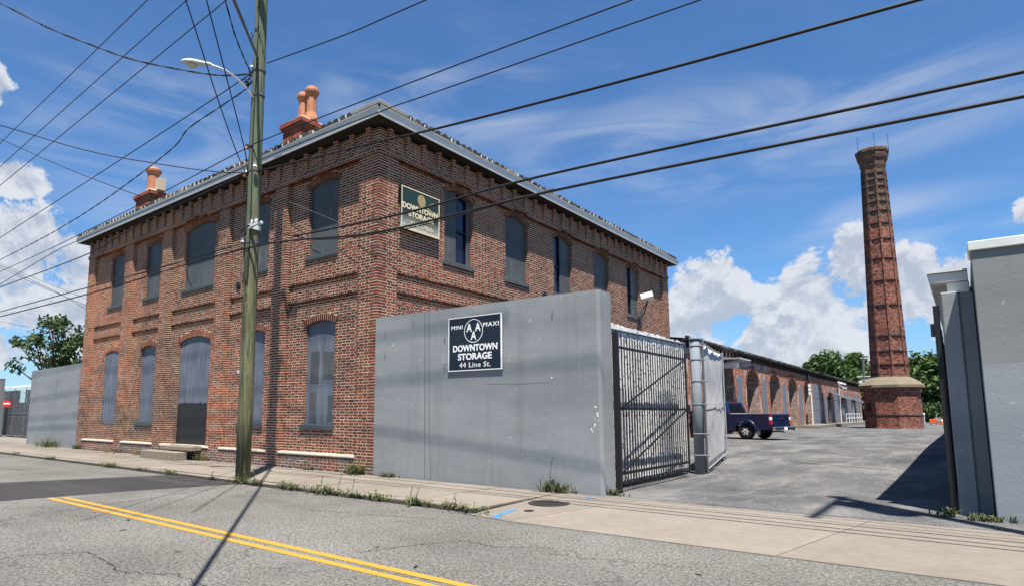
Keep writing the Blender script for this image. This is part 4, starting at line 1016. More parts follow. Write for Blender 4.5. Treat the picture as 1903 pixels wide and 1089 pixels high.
# ------------------------------------------------------------------ utility pole, fittings, street lamp, brace
up_ = empty('utility_pole', (-13.42, 8.36, 0), 0, 'tall green weathered wooden utility pole on the kerb before the brick building', 'utility pole')
def lean(z_): return Vector((-.006 * z_, 0, z_))
g = MB(); g.tube([lean(z_) for z_ in (-.1, 1.5, 3, 4.5, 6, 7.5, 9, 11, 13, 16.6)], [.172, .168, .165, .162, .16, .158, .155, .15, .145, .13], 24); o = g.build('shaft', M['pole'], up_, smooth=True)
gb('stub_plank', lambda g: g.bar((-.13, -.10, 4.9), (-.145, -.10, 7.35), .06, .10, (1, 0, 0)), 'pole', origin=up_, bevel=.02)
for z_, h_ in ((5.62, .06), (6.05, .05), (7.45, .05), (9.45, .05), (10.12, .05)): gb('clamp_band', lambda g: g.lathe([(.17, z_), (.172, z_ + h_)], (-.006 * z_, 0, 0), 18), 'guy', origin=up_)
gb('bracket_arm', lambda g: (g.box(.10, .62, -.20, -.14, 5.98, 6.03), g.box(.10, .16, -.20, .1, 5.95, 6.06)), 'pale_metal', origin=up_)
for x_, z_ in ((.18, 6.06), (.58, 5.95), (.35, 6.04), (.40, 6.04)): gb('bolt', lambda g: g.lathe([(.022, z_), (.03, z_ + .05), (.015, z_ + .10)], (x_, -.17, 0), 8), 'pale_metal', origin=up_)
def spool(x_, y_, z_, m='sign_white'): gb('insulator', lambda g: g.lathe([(.02, z_ - .06), (.05, z_ - .05), (.03, z_), (.05, z_ + .05), (.02, z_ + .06)], (x_, y_, 0), 10), m, origin=up_)
spool(-.22, -.12, 7.52); spool(-.28, -.12, 7.42, 'terracotta'); spool(.2, -.16, 7.55); spool(-.2, -.15, 8.12, 'terracotta'); spool(-.14, -.2, 5.7, 'pale_metal'); spool(-.26, -.12, 10.1, 'guy'); spool(-.34, -.16, 9.85, 'black'); spool(-.2, -.12, 10.3, 'pale_metal')
gb('splice_coil', lambda g: [g.tube([(-.2 - .13 * math.cos(t * .5 + s_) - .1 * s_, -.14 + .04 * math.sin(t + s_), 9.92 + .10 * math.sin(t * .5 + 1.3 * s_)) for t in range(14)], .010, 5) for s_ in (0, .8, 1.7)], 'cable', origin=up_)
gb('splice_coil', lambda g: [g.tube([(-.16 + .11 * math.cos(t * .5 + s_), -.17, 5.9 + .10 * math.sin(t * .5 + 1.3 * s_)) for t in range(14)], .010, 5) for s_ in (0, .8)], 'cable', origin=up_)
gb('riser_cable', lambda g: g.tube([(.02 * math.sin(z_ * 1.3) + .10 - .006 * z_, -.145, z_) for z_ in [4.6 + .5 * i for i in range(18)]], .016, 6), 'cable', origin=up_)
gb('riser_cable', lambda g: g.tube([(-.10 + .035 * math.sin(z_ * .9) - .006 * z_, -.135, z_) for z_ in [5.2 + .4 * i for i in range(12)]], .010, 6), 'cable', origin=up_)
gb('loose_wire', lambda g: [g.tube([(.04, -.17, 5.6), (.12, -.24, 5.2), (.14, -.26, 4.8 - .2 * j), (.10, -.2, 4.5)], .008, 5) for j in range(2)], 'cable', origin=up_)
gb('tag_plate', lambda g: g.box(-.14, -.06, -.185, -.175, 2.45, 2.53), 'pale_metal', origin=up_)
gb('crossarm', lambda g: g.box(-1.1, 1.1, -.24, -.14, 14.2, 14.32), 'bark', origin=up_)
gb('side_lamp', lambda g: g.obox(Matrix.Translation((.28, -.2, 12.25)), .34, .16, .12), 'pale_metal', origin=up_)
sl_ = empty('street_lamp', (-13.45, 8.2, 9.4), 0, 'grey cobra head street lamp on a curved arm reaching left from the pole', 'street lamp')
gb('arm', lambda g: g.tube(curve_pts([(0, 0, -.05), (-.04, -.2, .18), (-.14, -.62, .42), (-.30, -1.0, .5)], 5), .026, 8), 'alu', origin=sl_, smooth=True)
def head(g):
    d = Vector((-.62, -.44, .10)).normalized(); s_ = Vector((0, 0, 1)).cross(d).normalized(); u = d.cross(s_); o_ = Vector((-.28, -.96, .5)); n = 14
    secs = [(0, .035, .03), (.06, .06, .05), (.22, .085, .06), (.42, .13, .085), (.60, .13, .085), (.74, .08, .06), (.79, .02, .02)]
    base = len(g.v)
    for L, wd, hh in secs:
        for k in range(n):
            t = 2 * math.pi * k / n; c, q = math.cos(t), math.sin(t); g.v.append(tuple(o_ + d * L + s_ * c * wd + u * (q * hh * (1.0 if q > 0 else .55))))
    for i in range(len(secs) - 1):
        for k in range(n): g.f.append((base + i * n + k, base + i * n + (k + 1) % n, base + (i + 1) * n + (k + 1) % n, base + (i + 1) * n + k))
    g.f.append(tuple(base + k for k in range(n)))
gb('lamp_head', head, 'pale_metal', origin=sl_, smooth=True)
gb('lamp_lens', lambda g: g.lathe([(.02, -.05), (.09, -.03), (.105, 0)], (-.28 - .62 * .66, -.96 - .44 * .66, .5), 14), 'ledge', origin=sl_)
gb('photocell', lambda g: g.lathe([(.025, .06), (.025, .11)], (-.28 - .62 * .25, -.96 - .44 * .25, .53), 8), 'guy', origin=sl_)
gy = empty('pole_brace', (-13.40, 8.25, 10.45), 0, 'thick grey brace slanting from the pole up across the street to the top edge', 'brace')
gb('brace_bar', lambda g: g.tube([(0, 0, 0), (4.6 * 2.0, -3.35 * 2.0, -2.22 * 2.0), (4.6 * 4.6, -3.35 * 4.6, -2.22 * 4.6)], .032, 8), 'guy', origin=gy)
gb('clip', lambda g: g.tube([(1.6, -1.16, -.77), (1.68, -1.16, -.66), (1.9, -1.38, -.78), (1.95, -1.42, -.94)], .012, 6), 'guy', origin=gy)

WIRES = [
    (0.014, [(-13.11, 8.35, 10.23), (-9.97, 8.35, 9.77), (-7.69, 8.35, 9.55), (4.25, 8.35, 8.39)],
     'thin cable rising right from the pole just above the street lamp arm'),
    (0.013, [(4.56, 8.2, 7.08), (-3.43, 8.2, 7.57), (-7.44, 8.2, 7.82), (-12.67, 8.2, 8.08), (-13.83, 8.2, 8.08), (-19.77, 8.2, 7.88), (-26.62, 8.2, 7.75), (-33.06, 8.2, 7.72), (-43.06, 8.2, 7.66)],
     'thin wire that skims just over the left eave tiles past both chimney stacks'),
    (0.013, [(5.47, 8.5, 6.84), (-2.51, 8.5, 7.34), (-7.71, 8.5, 7.66), (-9.13, 8.5, 7.74), (-13.56, 8.5, 7.83), (-25.45, 8.5, 7.8), (-27.54, 8.5, 7.76), (-34.09, 8.5, 7.34), (-44.07, 8.5, 6.72)],
     'thin wire crossing the roof corner and running along the white fascia'),
    (0.024, [(7.9, 8.35, 5.56), (-0.07, 8.35, 6.17), (-3.32, 8.35, 6.42), (-7.16, 8.35, 6.78), (-9.05, 8.35, 7.0), (-13.42, 8.35, 7.46)],
     'thick black cable from the pole insulator across the roof corner to the top right'),
    (0.02, [(-13.91, 8.35, 7.52), (-19.74, 8.35, 7.38), (-23.62, 8.35, 7.04), (-33.45, 8.35, 7.1), (-43.45, 8.35, 7.15)],
     'black cable leaving the pole insulator leftwards across the upper wall under the eave'),
    (0.0225, [(8.7, 8.35, 4.59), (0.72, 8.35, 5.01), (-5.19, 8.35, 5.32), (-8.11, 8.35, 5.33), (-11.77, 8.35, 5.51)],
     'upper of two thick black cables crossing the painted wall sign toward the right edge'),
    (0.02, [(-13.75, 8.3, 5.69), (-18.12, 8.35, 5.73), (-23.62, 8.35, 5.82), (-33.12, 8.35, 5.96), (-43.12, 8.35, 6.1)],
     'upper of two black cables crossing the upper windows left of the pole'),
    (0.0225, [(8.67, 8.2, 4.3), (0.68, 8.2, 4.69), (-4.81, 8.2, 4.96), (-8.83, 8.2, 5.03), (-13.51, 8.2, 5.49), (-22.84, 8.2, 5.51), (-32.46, 8.2, 5.66), (-42.46, 8.2, 5.81)],
     'lowest thick black cable clamped to the pole and running the whole width'),
    (0.012, [(-4.9, 8.35, 5.05), (-8.1, 8.35, 5.01), (-10.7, 8.35, 5.25), (-12.3, 8.35, 5.69)],
     'slack thin cable sagging beneath the thick cables right of the pole'),
    (0.014, [(-7.17, 7.9, 14.93), (-19.16, 7.9, 14.39), (-33.67, 7.9, 13.73), (-45.66, 7.9, 13.19)],
     'leftmost of three parallel high purple grey wires in the sky upper left'),
    (0.014, [(-4.59, 7.9, 13.75), (-16.58, 7.9, 13.24), (-33.32, 7.9, 12.54), (-45.31, 7.9, 12.03)],
     'middle of three parallel high wires in the sky upper left'),
    (0.014, [(-2.4, 7.9, 12.71), (-14.39, 7.9, 12.27), (-33.04, 7.9, 11.59), (-45.04, 7.9, 11.15)],
     'rightmost of three parallel high wires in the sky upper left'),
    (0.014, [(-13.75, 8.35, 10.21), (-17.99, 8.35, 10.03), (-34.15, 8.35, 9.49), (-44.14, 8.35, 9.16)],
     'straight thin wire running down left from the pole behind the street lamp'),
    (0.016, [(-13.7, 8.3, 9.95), (-14.01, 8.3, 9.8), (-15.3, 8.3, 9.71), (-16.89, 8.3, 9.6), (-17.93, 8.3, 9.23), (-22.22, 8.3, 8.73), (-27.08, 8.3, 8.45), (-33.63, 8.3, 8.36), (-43.63, 8.3, 8.23)],
     'wavy twisted wire sagging down left from the pole toward the far roof end'),
    (0.02, [(-13.55, 8.2, 10.03), (-14.43, 7.85, 10.15), (-15.03, 7.16, 10.2), (-15.7, 6.25, 10.3), (-16.19, 5.55, 10.5), (-16.78, 4.67, 10.8), (-17.3, 3.8, 11.2), (-21.13, -2.58, 14.13)],
     'thick twisted service cable drooping from the upper left corner past the street lamp'),
    (0.017, [(-13.65, 8.2, 10.16), (-12.95, 7.59, 10.0), (-12.18, 6.89, 9.95), (-11.39, 6.21, 10.0), (-6.86, 2.28, 10.29)],
     'short twisted cable rising steeply from the pole between the brace and lamp'),
    (0.013, [(-13.64, 8.2, 7.47), (-13.73, 7.96, 8.0), (-12.9, 6.91, 8.8), (-11.6, 5.5, 9.7), (-6.71, 0.16, 13.1)],
     'left of two steep wires passing in front of the street lamp arm'),
    (0.013, [(-13.54, 8.2, 7.47), (-13.55, 8.1, 8.0), (-12.27, 6.88, 8.7), (-11.14, 5.69, 9.6), (-6.3, 0.61, 13.45)],
     'right of two steep wires between the street lamp head and the pole'),
    (0.013, [(-13.47, 8.2, 7.41), (-15.44, 8.47, 8.0), (-16.86, 7.6, 8.3), (-18.75, 6.38, 8.8), (-20.84, 4.85, 9.6), (-27.02, 0.35, 11.96)],
     'thin wire descending gently from the left edge above the small chimney to the pole'),
    (0.013, [(-20.61, 10.3, 8.35), (-23.07, 10.58, 9.3), (-23.43, 8.81, 9.6), (-24.38, 7.3, 10.2), (-25.68, 6.01, 11.0), (-30.88, 0.85, 14.21)],
     'thin wire descending from the left edge across the small chimney to the eave'),
    (0.03, [(-110.67, 25.0, 24.17), (-101.06, 25.0, 21.39), (-80.0, 25.0, 15.29), (-70.01, 25.0, 12.09), (-58.59, 25.0, 8.42)],
     'lowest of the far thin wires slanting down behind the left end of the building'),
    (0.03, [(-112.2, 25.4, 24.14), (-102.59, 25.4, 21.39), (-88.87, 25.4, 17.47), (-71.21, 25.4, 12.67), (-59.63, 25.4, 9.52)],
     'middle of the far thin wires slanting down behind the left end of the building'),
    (0.02, [(-114.82, 26.0, 25.09), (-105.18, 26.0, 22.43), (-91.15, 26.0, 18.56), (-74.09, 26.0, 13.95), (-62.51, 26.0, 10.81)],
     'uppermost of the far thin wires slanting down behind the left end of the building'),
    (0.02, [(-108.66, 25.0, 15.16), (-98.79, 25.0, 13.58), (-88.02, 25.0, 11.86), (-87.03, 25.0, 11.7)],
     'faint short wire reaching the top of the left tree'),
]
cg = bpy.data.objects
for r_, pts, lab in WIRES:
    g = MB(); pp = curve_pts(pts)
    if 'twisted' in lab or 'wavy' in lab:
        a = []; b = []
        cum = 0
        fine = []
        for p, q in zip(pp[:-1], pp[1:]):
            n_ = max(2, int((q - p).length / .10)); n_ = min(n_, 30)
            for i in range(n_): fine.append(p.lerp(q, i / n_))
        for i, p in enumerate(fine):
            t = i * .55; a.append(p + Vector((0, math.cos(t), math.sin(t))) * r_ * .7); b.append(p - Vector((0, math.cos(t), math.sin(t))) * r_ * .7)
        g.tube(a, r_ * .6, 5); g.tube(b, r_ * .6, 5)
    else: g.tube(pp, r_, 6)
    o = g.build('overhead_cable', M['cable_p' if 'parallel high' in lab or 'far thin' in lab or 'faint' in lab else 'cable'], None, smooth=True, uv=False)
    tag(o, lab, 'cable', 'overhead cables')

rp = empty('utility_pole', (2.8, 8.4, 0), 0, 'tall wooden utility pole with two transformers beyond the right edge of the view', 'utility pole')
gb('shaft', lambda g: g.tube([(0, 0, -.1), (0, 0, 17.3)], [.17, .12], 16), 'pole', origin=rp)
gb('crossarm', lambda g: g.box(-.06, .06, -2.7, .3, 16.7, 16.85), 'bark', origin=rp)
for z_ in (13.3, 15.2): gb('transformer', lambda g: g.lathe([(.27, z_), (.29, z_ + .05), (.29, z_ + .85), (.2, z_ + .95)], (0, -.5, 0), 14), 'galv', origin=rp)

# ------------------------------------------------------------------ flood light on the side wall
fl = empty('flood_light', (X1 - .02, 27.6, 6.0), 0, 'white box flood light on a short wall bracket beside the last upper window', 'flood light')
gb('wall_plate', lambda g: g.box(-.10, -.05, -.12, .12, -.35, .25), 'guy', origin=fl)
gb('arm', lambda g: g.tube([(-.05, 0, -.1), (.25, -.25, .2), (.48, -.4, .62)], .03), 'guy', origin=fl); gb('arm', lambda g: g.tube([(-.05, 0, .2), (.3, -.3, .45), (.52, -.5, .62)], .025), 'guy', origin=fl)
gb('housing', lambda g: g.obox(Matrix.Translation((.50, -.55, .78)) @ Matrix.Rotation(R_(-14), 4, 'Y') @ Matrix.Rotation(R_(20), 4, 'Z'), .55, .62, .26), 'sign_white', origin=fl, bevel=.03)

# ------------------------------------------------------------------ octagonal brick smokestack
SKS = 1.036
sk = empty('smokestack', (-5.12, 65.6, .25), 0, 'tall tapering octagonal brick smokestack with iron bands and lightning rods', 'chimney')
RO = R_(-90 + 15)
def octo(prof, name, m, rot=RO, cx=(0, 0, 0), **kw): g = MB(); g.lathe(prof, cx, 8, rot); return g.build(name, M[m], sk, **kw)
octo([(2.12, 0), (2.10, .15), (2.08, 3.15), (2.16, 3.3)], 'base', 'stack_brick')
octo([(2.18, 3.302), (2.42, 3.36), (2.42, 3.56), (1.95, 3.95), (1.50, 4.22), (1.42, 4.24)], 'base_cap', 'cap')
octo([(1.45, 4.245), (1.43, 4.40), (1.34, 4.55), (.90, 22.3)], 'shaft', 'stack_brick')
octo([(.92, 22.301), (1.0, 22.6), (1.02, 22.9), (1.15, 23.2), (1.22, 23.5), (1.22, 23.75), (1.30, 23.8), (1.30, 24.05), (1.2, 24.15), (.8, 24.15), (.8, 23.0)], 'capital', 'stack_brick')
for k in range(8):
    t = RO + k * math.pi / 4; g = MB()
    a, b = 1.335, .895
    for s_ in (0,): g.bar((math.cos(t) * a, math.sin(t) * a, 4.5), (math.cos(t) * b, math.sin(t) * b, 22.3), .16, .14, (math.cos(t), math.sin(t), 0))
    g.build('corner_rib', M['stack_brick'], sk)
for z_ in (4.4, 5.2, 6.3, 7.6, 10.2, 12.3, 14.2, 15.9, 17.3, 18.4, 19.2, 19.9, 20.6, 21.2, 21.8):
    rr_ = 1.34 + (.90 - 1.34) * (z_ - 4.5) / 17.8 + .085
    octo([(rr_, z_), (rr_, z_ + .10)], 'iron_band', 'black')
    if z_ < 21.5:
        for k in range(8):      # corbelled brick string inside each bay under the band
            t = RO + (k + .5) * math.pi / 4; ap_ = (rr_ - .085) * math.cos(math.pi / 8) + .03; hw = rr_ * .22
            Mx = Matrix.Translation((math.cos(t) * ap_, math.sin(t) * ap_, z_ - .16)) @ Matrix.Rotation(t, 4, 'Z'); g = MB(); g.obox(Mx, .045, hw * 1.25, .05); g.build('corbel', M['stack_brick'], sk)
octo([(2.13, 1.0), (2.13, 1.10)], 'iron_band', 'black')
for t in (-2.4, -1.3, .0): g = MB(); g.tube([(1.25 * math.cos(t), 1.25 * math.sin(t), 23.3), (1.27 * math.cos(t), 1.27 * math.sin(t), 25.35)], .018, 5); g.build('lightning_rod', M['black'], sk)
g = MB(); g.obox(Matrix.Translation((-1.62, -1.13, 1.75)) @ Matrix.Rotation(R_(37), 4, 'Z'), .12, .5, .7); g.build('iron_door', M['black'], sk)

sk.scale = (1.02, 1.02, SKS)

# ------------------------------------------------------------------ long warehouse
wh = empty('warehouse', (X1, 33, 0), 0, 'long low brick warehouse with arched bays and weathered paint along the lot', 'building')
wy0, wy1, wz = 0.0, 69.5, 5.42
bays = [6.9 + 6.33 * k for k in range(5)]      # arch centres
hwid = 1.55; zsp, zcr, dep = 3.55, 4.55, 1.05
g = MB()
cur = wy0
def vq(mb, y0, y1, z00, z01, z10, z11, x0=0., x1=None):
    mb.quad((x0, y0, z00), (x0, y1, z10), (x0, y1, z11), (x0, y0, z01))
for c in bays:
    fl2 = MB(); jb = MB(); jb2 = MB(); bk = MB(); a, b = c - hwid, c + hwid
    vq(g, cur, a, 0.1, wz, 0.1, wz)
    n_ = 12; prev = None
    for k in range(n_ + 1):
        t = -1 + 2 * k / n_; y_ = c + hwid * t; z_ = zsp + (zcr - zsp) * math.sqrt(max(0, 1 - t * t))
        if prev: vq(g, prev[0], y_, prev[1], wz, z_, wz); fl2.quad((0, prev[0], prev[1]), (0, y_, z_), (-dep, y_, z_), (-dep, prev[0], prev[1]))
        prev = (y_, z_)
    jb.quad((0, a, .1), (0, a, zsp), (-dep, a, zsp), (-dep, a, .1)); jb2.quad((0, b, .1), (-dep, b, .1), (-dep, b, zsp), (0, b, zsp))
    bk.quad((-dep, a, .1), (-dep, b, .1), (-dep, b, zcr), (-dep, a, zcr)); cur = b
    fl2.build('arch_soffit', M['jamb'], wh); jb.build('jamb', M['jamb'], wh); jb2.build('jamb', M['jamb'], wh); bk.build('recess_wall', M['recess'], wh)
vq(g, cur, wy1, 0.1, wz, 0.1, wz)
g.quad((0, wy1, .1), (-14, wy1, .1), (-14, wy1, wz), (0, wy1, wz)); g.quad((-14, 0, .1), (0, 0, .1), (0, 0, wz), (-14, 0, wz))
g.build('wall', M['ware'], wh);
for c in bays:   # raised arch ring
    g = MB(); n_ = 14
    for k in range(n_):
        t0, t1 = math.pi * (k + .06) / n_, math.pi * (k + .94) / n_
        Q = []
        for x_ in (.03, -.1):
            for t, rr_ in ((t0, 1.0), (t1, 1.0), (t1, 1.16), (t0, 1.16)): Q.append((x_, c - hwid * math.cos(t) * rr_, zsp + (zcr - zsp) * math.sin(t) * (1 + (rr_ - 1) * 1.6)))
        g.mesh(Q, [(0, 3, 2, 1), (0, 1, 5, 4), (1, 2, 6, 5), (2, 3, 7, 6), (3, 0, 4, 7)])
    g.build('arch_ring', M['stack_brick'], wh)
for k in range(6):
    c = 10.0 + 6.33 * (k - .0) - (0 if k else .0)
    if k == 5: continue
    g = MB(); hw, z0, zs_ = .62, .3, 3.75; pr = [(c - hw, z0), (c + hw, z0)] + [(c + hw * math.cos(t), zs_ + .28 * math.sin(t)) for t in [math.pi * i / 8 for i in range(9)]]
    fr = [(.035, y_, z_) for y_, z_ in pr]; bk_ = [(-.02, y_, z_) for y_, z_ in pr]; g.poly(fr)
    for i in range(len(pr)): g.quad(bk_[i], bk_[(i + 1) % len(pr)], fr[(i + 1) % len(pr)], fr[i])
    g.build('window_board', M['panel_grey'], wh)
for (y_, hw, m, z1) in ((36.6, 1.7, 'panel_grey', 4.35), (40.5, .9, 'panel_grey', 3.6), (43.2, .9, 'void', 3.3), (44.6, .35, 'panel_grey', 4.3), (48.0, 1.7, 'panel_grey', 4.1), (52.5, 1.2, 'void', 3.3), (55.0, 1.0, 'panel_grey', 4.0), (57.6, .9, 'panel_grey', 3.9), (60.6, 1.0, 'void', 3.2), (63.8, 1.4, 'panel_grey', 4.0), (67.0, .8, 'panel_grey', 3.9)):
    g = MB(); g.box(.005, .06, y_ - hw, y_ + hw, .3, z1)
    for q in range(3): g.box(.06, .075, y_ - hw + .1, y_ + hw - .1, .8 + q * 1.1, .9 + q * 1.1)
    g.build('loading_door' if m == 'panel_grey' else 'door_opening', M[m], wh)
for y_, z_ in ((44.4, 3.9), (54, 3.7), (61.5, 3.6)):
    g = MB(); g.quad((.05, y_ - 1.4, z_ - .1), (1.9, y_ - 1.4, z_ - 1.0), (1.9, y_ + 1.4, z_ - 1.0), (.05, y_ + 1.4, z_ - .1)); g.quad((.05, y_ - 1.4, z_ - .04), (.05, y_ + 1.4, z_ - .04), (1.92, y_ + 1.4, z_ - .95), (1.92, y_ - 1.4, z_ - .95)); g.bar((.05, y_ - 1.38, z_ - 1.05), (1.88, y_ - 1.38, z_ - 1.05), .05, .05); g.build('awning', M['guy'], wh)
for y_ in (33.2, 45.9, 50.1): g = MB(); g.tube([(.10, y_, 3.4), (.10, y_, .2)], .06, 6); g.build('downpipe', M['white'], wh)
g = MB(); g.box(.0, 1.6, 27, 69.5, .1, .52); g.build('loading_platform', M['conc'], wh)
g = MB(); g.quad((-14, -.3, 7.5), (.26, -.3, 5.46), (.26, wy1 + .3, 5.46), (-14, wy1 + .3, 7.5)); g.build('roof', M['roof'], wh)
g = MB(); g.box(-.02, .25, -.3, wy1 + .3, 5.36, 5.44); g.build('eave_board', M['soffit'], wh)
wt = MB(); wt.box(0, .14, 0, .30, 0, .12); wtm = wt.build('roof_tile', M['tile'], link=False)
for k in range(150): o = bpy.data.objects.new('roof_tile', wtm); COL.objects.link(o); o.parent = wh; o.location = (.16, -.3 + k * .46, 5.47 + rnd.uniform(-.01, .01))
g = MB(); 
for k in range(95): g.box(0, .10, .3 + k * .73, .3 + k * .73 + .2, 5.02, 5.355)
tag(g.build('eave_corbels', M['soffit'], wh), kind='stuff')
g = MB()
for k in range(9): g.box(.02, 1.15, 6.2 + k * .26, 6.2 + k * .26 + .14, 4.75, 4.80)
g.box(.02, 1.15, 6.15, 8.55, 4.80, 4.83); g.build('canopy', M['pale_metal'], wh); g = MB(); g.box(.02, .75, 6.6, 7.4, 4.3, 4.6); g.build('light_box', M['sign_white'], wh)
# lamp cluster and little signs
g = MB(); g.tube([(.12, 49.8, 2.5), (.12, 49.8, 4.9)], .05, 6); g.bar((.2, 48.8, 4.9), (.2, 51, 4.75), .06, .06)
g.build('lamp_bracket', M['pale_metal'], wh)
for y_, z_ in ((48.6, 4.95), (50.6, 4.95), (49.2, 4.5), (50.9, 4.5)): g = MB(); g.obox(Matrix.Translation((.5, y_, z_)) @ Matrix.Rotation(R_(25), 4, 'Y'), .55, .5, .16); g.build('lamp', M['sign_white'], wh)
for z_, m, h_ in ((4.6, 'black', .4), (3.95, 'sign_white', .22), (3.6, 'sign_white', .22), (3.25, 'sign_white', .22)): g = MB(); g.box(.10, .16, 32.1, 33.0, z_, z_ + h_ * 1.3); g.build('notice_plate', M[m], wh)
hr = empty('handrail', (X1 + 1.55, 76.0, .52), 0, 'white tubular handrail on the platform left of the smokestack base', 'handrail')
for y_ in range(0, 14, 2): gb('post', lambda g: g.tube([(0, y_, 0), (0, y_, .95)], .04, 6), 'pale_metal', origin=hr)
for z_ in (.5, .95): gb('rail', lambda g: g.tube([(0, 0, z_), (0, 12, z_)], .04, 6), 'pale_metal', origin=hr)

# ------------------------------------------------------------------ pickup truck
tk = empty('pickup_truck', (-8.6, 32.7, .25), math.atan2(.24, -.97), 'dark blue pickup truck parked nose toward the brick warehouse', 'pickup truck')
# local frame: +x forward, +y left, origin under the left rear wheel contact -> body spans y -1.85..0.08
YL, YR = .10, -1.86
def side_profile(pts, y0, y1, name, m, bevel=.03, parent=None, inner=None):
    g = MB(); a = [(x_, y0, z_) for x_, z_ in pts]; b = [(x_, y1, z_) for x_, z_ in pts]
    g.poly(a); g.poly(list(reversed(b))); n_ = len(pts)
    for k in range(n_): g.quad(b[k], b[(k + 1) % n_], a[(k + 1) % n_], a[k])
    return g.build(name, M[m], parent or tk, bevel=bevel, uv=False)
def arc(cx_, r_, n_=9, z0=.40): return [(cx_ + r_ * math.cos(t), z0 + r_ * math.sin(t)) for t in [math.pi - math.pi * k / n_ for k in range(n_ + 1)]]
prof = [(-1.28, .52)] + arc(0, .50)[0:0] + [(-.52, .46)] + arc(0, .50)[1:-1] + [(.52, .42), (3.05, .42)] + arc(3.60, .48)[1:-1] + [(4.12, .45), (4.45, .50), (4.50, .95), (4.3, 1.10), (2.9, 1.20), (.90, 1.22), (-1.28, 1.22)]
# outer side skins (thick panels) so the bed is hollow
def side_skin(y0, y1, tilt): 
    return side_profile(prof, y0, y1, 'body_side', 'truck', .045)
side_skin(YL, YL - .14, 0); side_skin(YR + .14, YR, 0)
gb('bed_floor', lambda g: g.box(-1.2, .9, YR + .141, YL - .141, .62, .68), 'guy', origin=tk)
gb('tailgate', lambda g: (g.box(-1.30, -1.22, YR + .145, YL - .145, .60, 1.21)), 'truck', origin=tk, bevel=.02)
gb('tailgate_handle', lambda g: g.box(-1.318, -1.301, -1.05, -.72, .98, 1.06), 'rubber', origin=tk)
gb('badge', lambda g: (g.box(-1.312, -1.301, -.42, -.10, .83, .86)), 'chrome', origin=tk); gb('badge', lambda g: (g.box(-1.312, -1.301, -1.66, -1.6, .83, .86)), 'chrome', origin=tk)
gb('bed_rail', lambda g: (g.box(-1.26, .82, YL - .15, YL - .01, 1.222, 1.25), g.box(-1.26, .82, YR + .01, YR + .15, 1.222, 1.25)), 'guy', origin=tk, bevel=.01)
side_profile([(.90, .46), (4.3, .46), (4.42, .95), (4.25, 1.08), (3.15, 1.18), (.90, 1.2)], YL - .141, YR + .141, 'engine_bay', 'truck', .03)
# cab greenhouse: tapering inwards to the roof
def cab():
    g = MB(); lo = [(.85, 1.215), (3.15, 1.19)]; hi_ = [(1.06, 1.86), (2.45, 1.86)]
    yb0, yb1, yt0, yt1 = YL - .02, YR + .02, YL - .20, YR + .20
    v = [(lo[0][0], yb0, lo[0][1]), (lo[1][0], yb0, lo[1][1]), (lo[1][0], yb1, lo[1][1]), (lo[0][0], yb1, lo[0][1]), (hi_[0][0], yt0, hi_[0][1]), (hi_[1][0], yt0, hi_[1][1]), (hi_[1][0], yt1, hi_[1][1]), (hi_[0][0], yt1, hi_[0][1])]
    g.mesh(v, [(0, 1, 5, 4), (1, 2, 6, 5), (2, 3, 7, 6), (3, 0, 4, 7), (4, 5, 6, 7), (3, 2, 1, 0)]); g.build('cab', M['truck'], tk, bevel=.07, smooth=False)
    def pane(c, name, off=.006, ins=(.10, .10, .14, .10)):
        a, b, d, e = [Vector(q) for q in c]   # bottom-left, bottom-right, top-right, top-left
        n_ = (b - a).cross(e - a).normalized(); l, r_, t, bo = ins
        P_ = lambda u, w_: a.lerp(b, u).lerp(e.lerp(d, u), w_) + n_ * off
        q = [P_(l, bo), P_(1 - r_, bo), P_(1 - r_, 1 - t), P_(l, 1 - t)]
        g = MB(); g.poly(q); g.poly([p - n_ * .004 for p in reversed(q)])
        for k in range(4): g.quad(q[k] - n_ * .004, q[(k + 1) % 4] - n_ * .004, q[(k + 1) % 4], q[k])
        g.build(name, M['glass'], tk, uv=False)
    pane((v[0], v[3], v[7], v[4]), 'rear_window', ins=(.12, .12, .16, .10)); pane((v[3], v[2], v[6], v[7]), 'side_window', ins=(.15, .15, .14, .08)); pane((v[1], v[0], v[4], v[5]), 'side_window', ins=(.22, .12, .14, .08)); pane((v[2], v[1], v[5], v[6]), 'windscreen')
    gb('rear_trim', lambda g: g.box(.80, .845, YR + .2, YL - .2, 1.225, 1.27), 'pale_metal', origin=tk)
cab()
gb('roof_lamp', lambda g: g.box(1.03, 1.08, -1.1, -.66, 1.82, 1.865), 'tail', origin=tk)
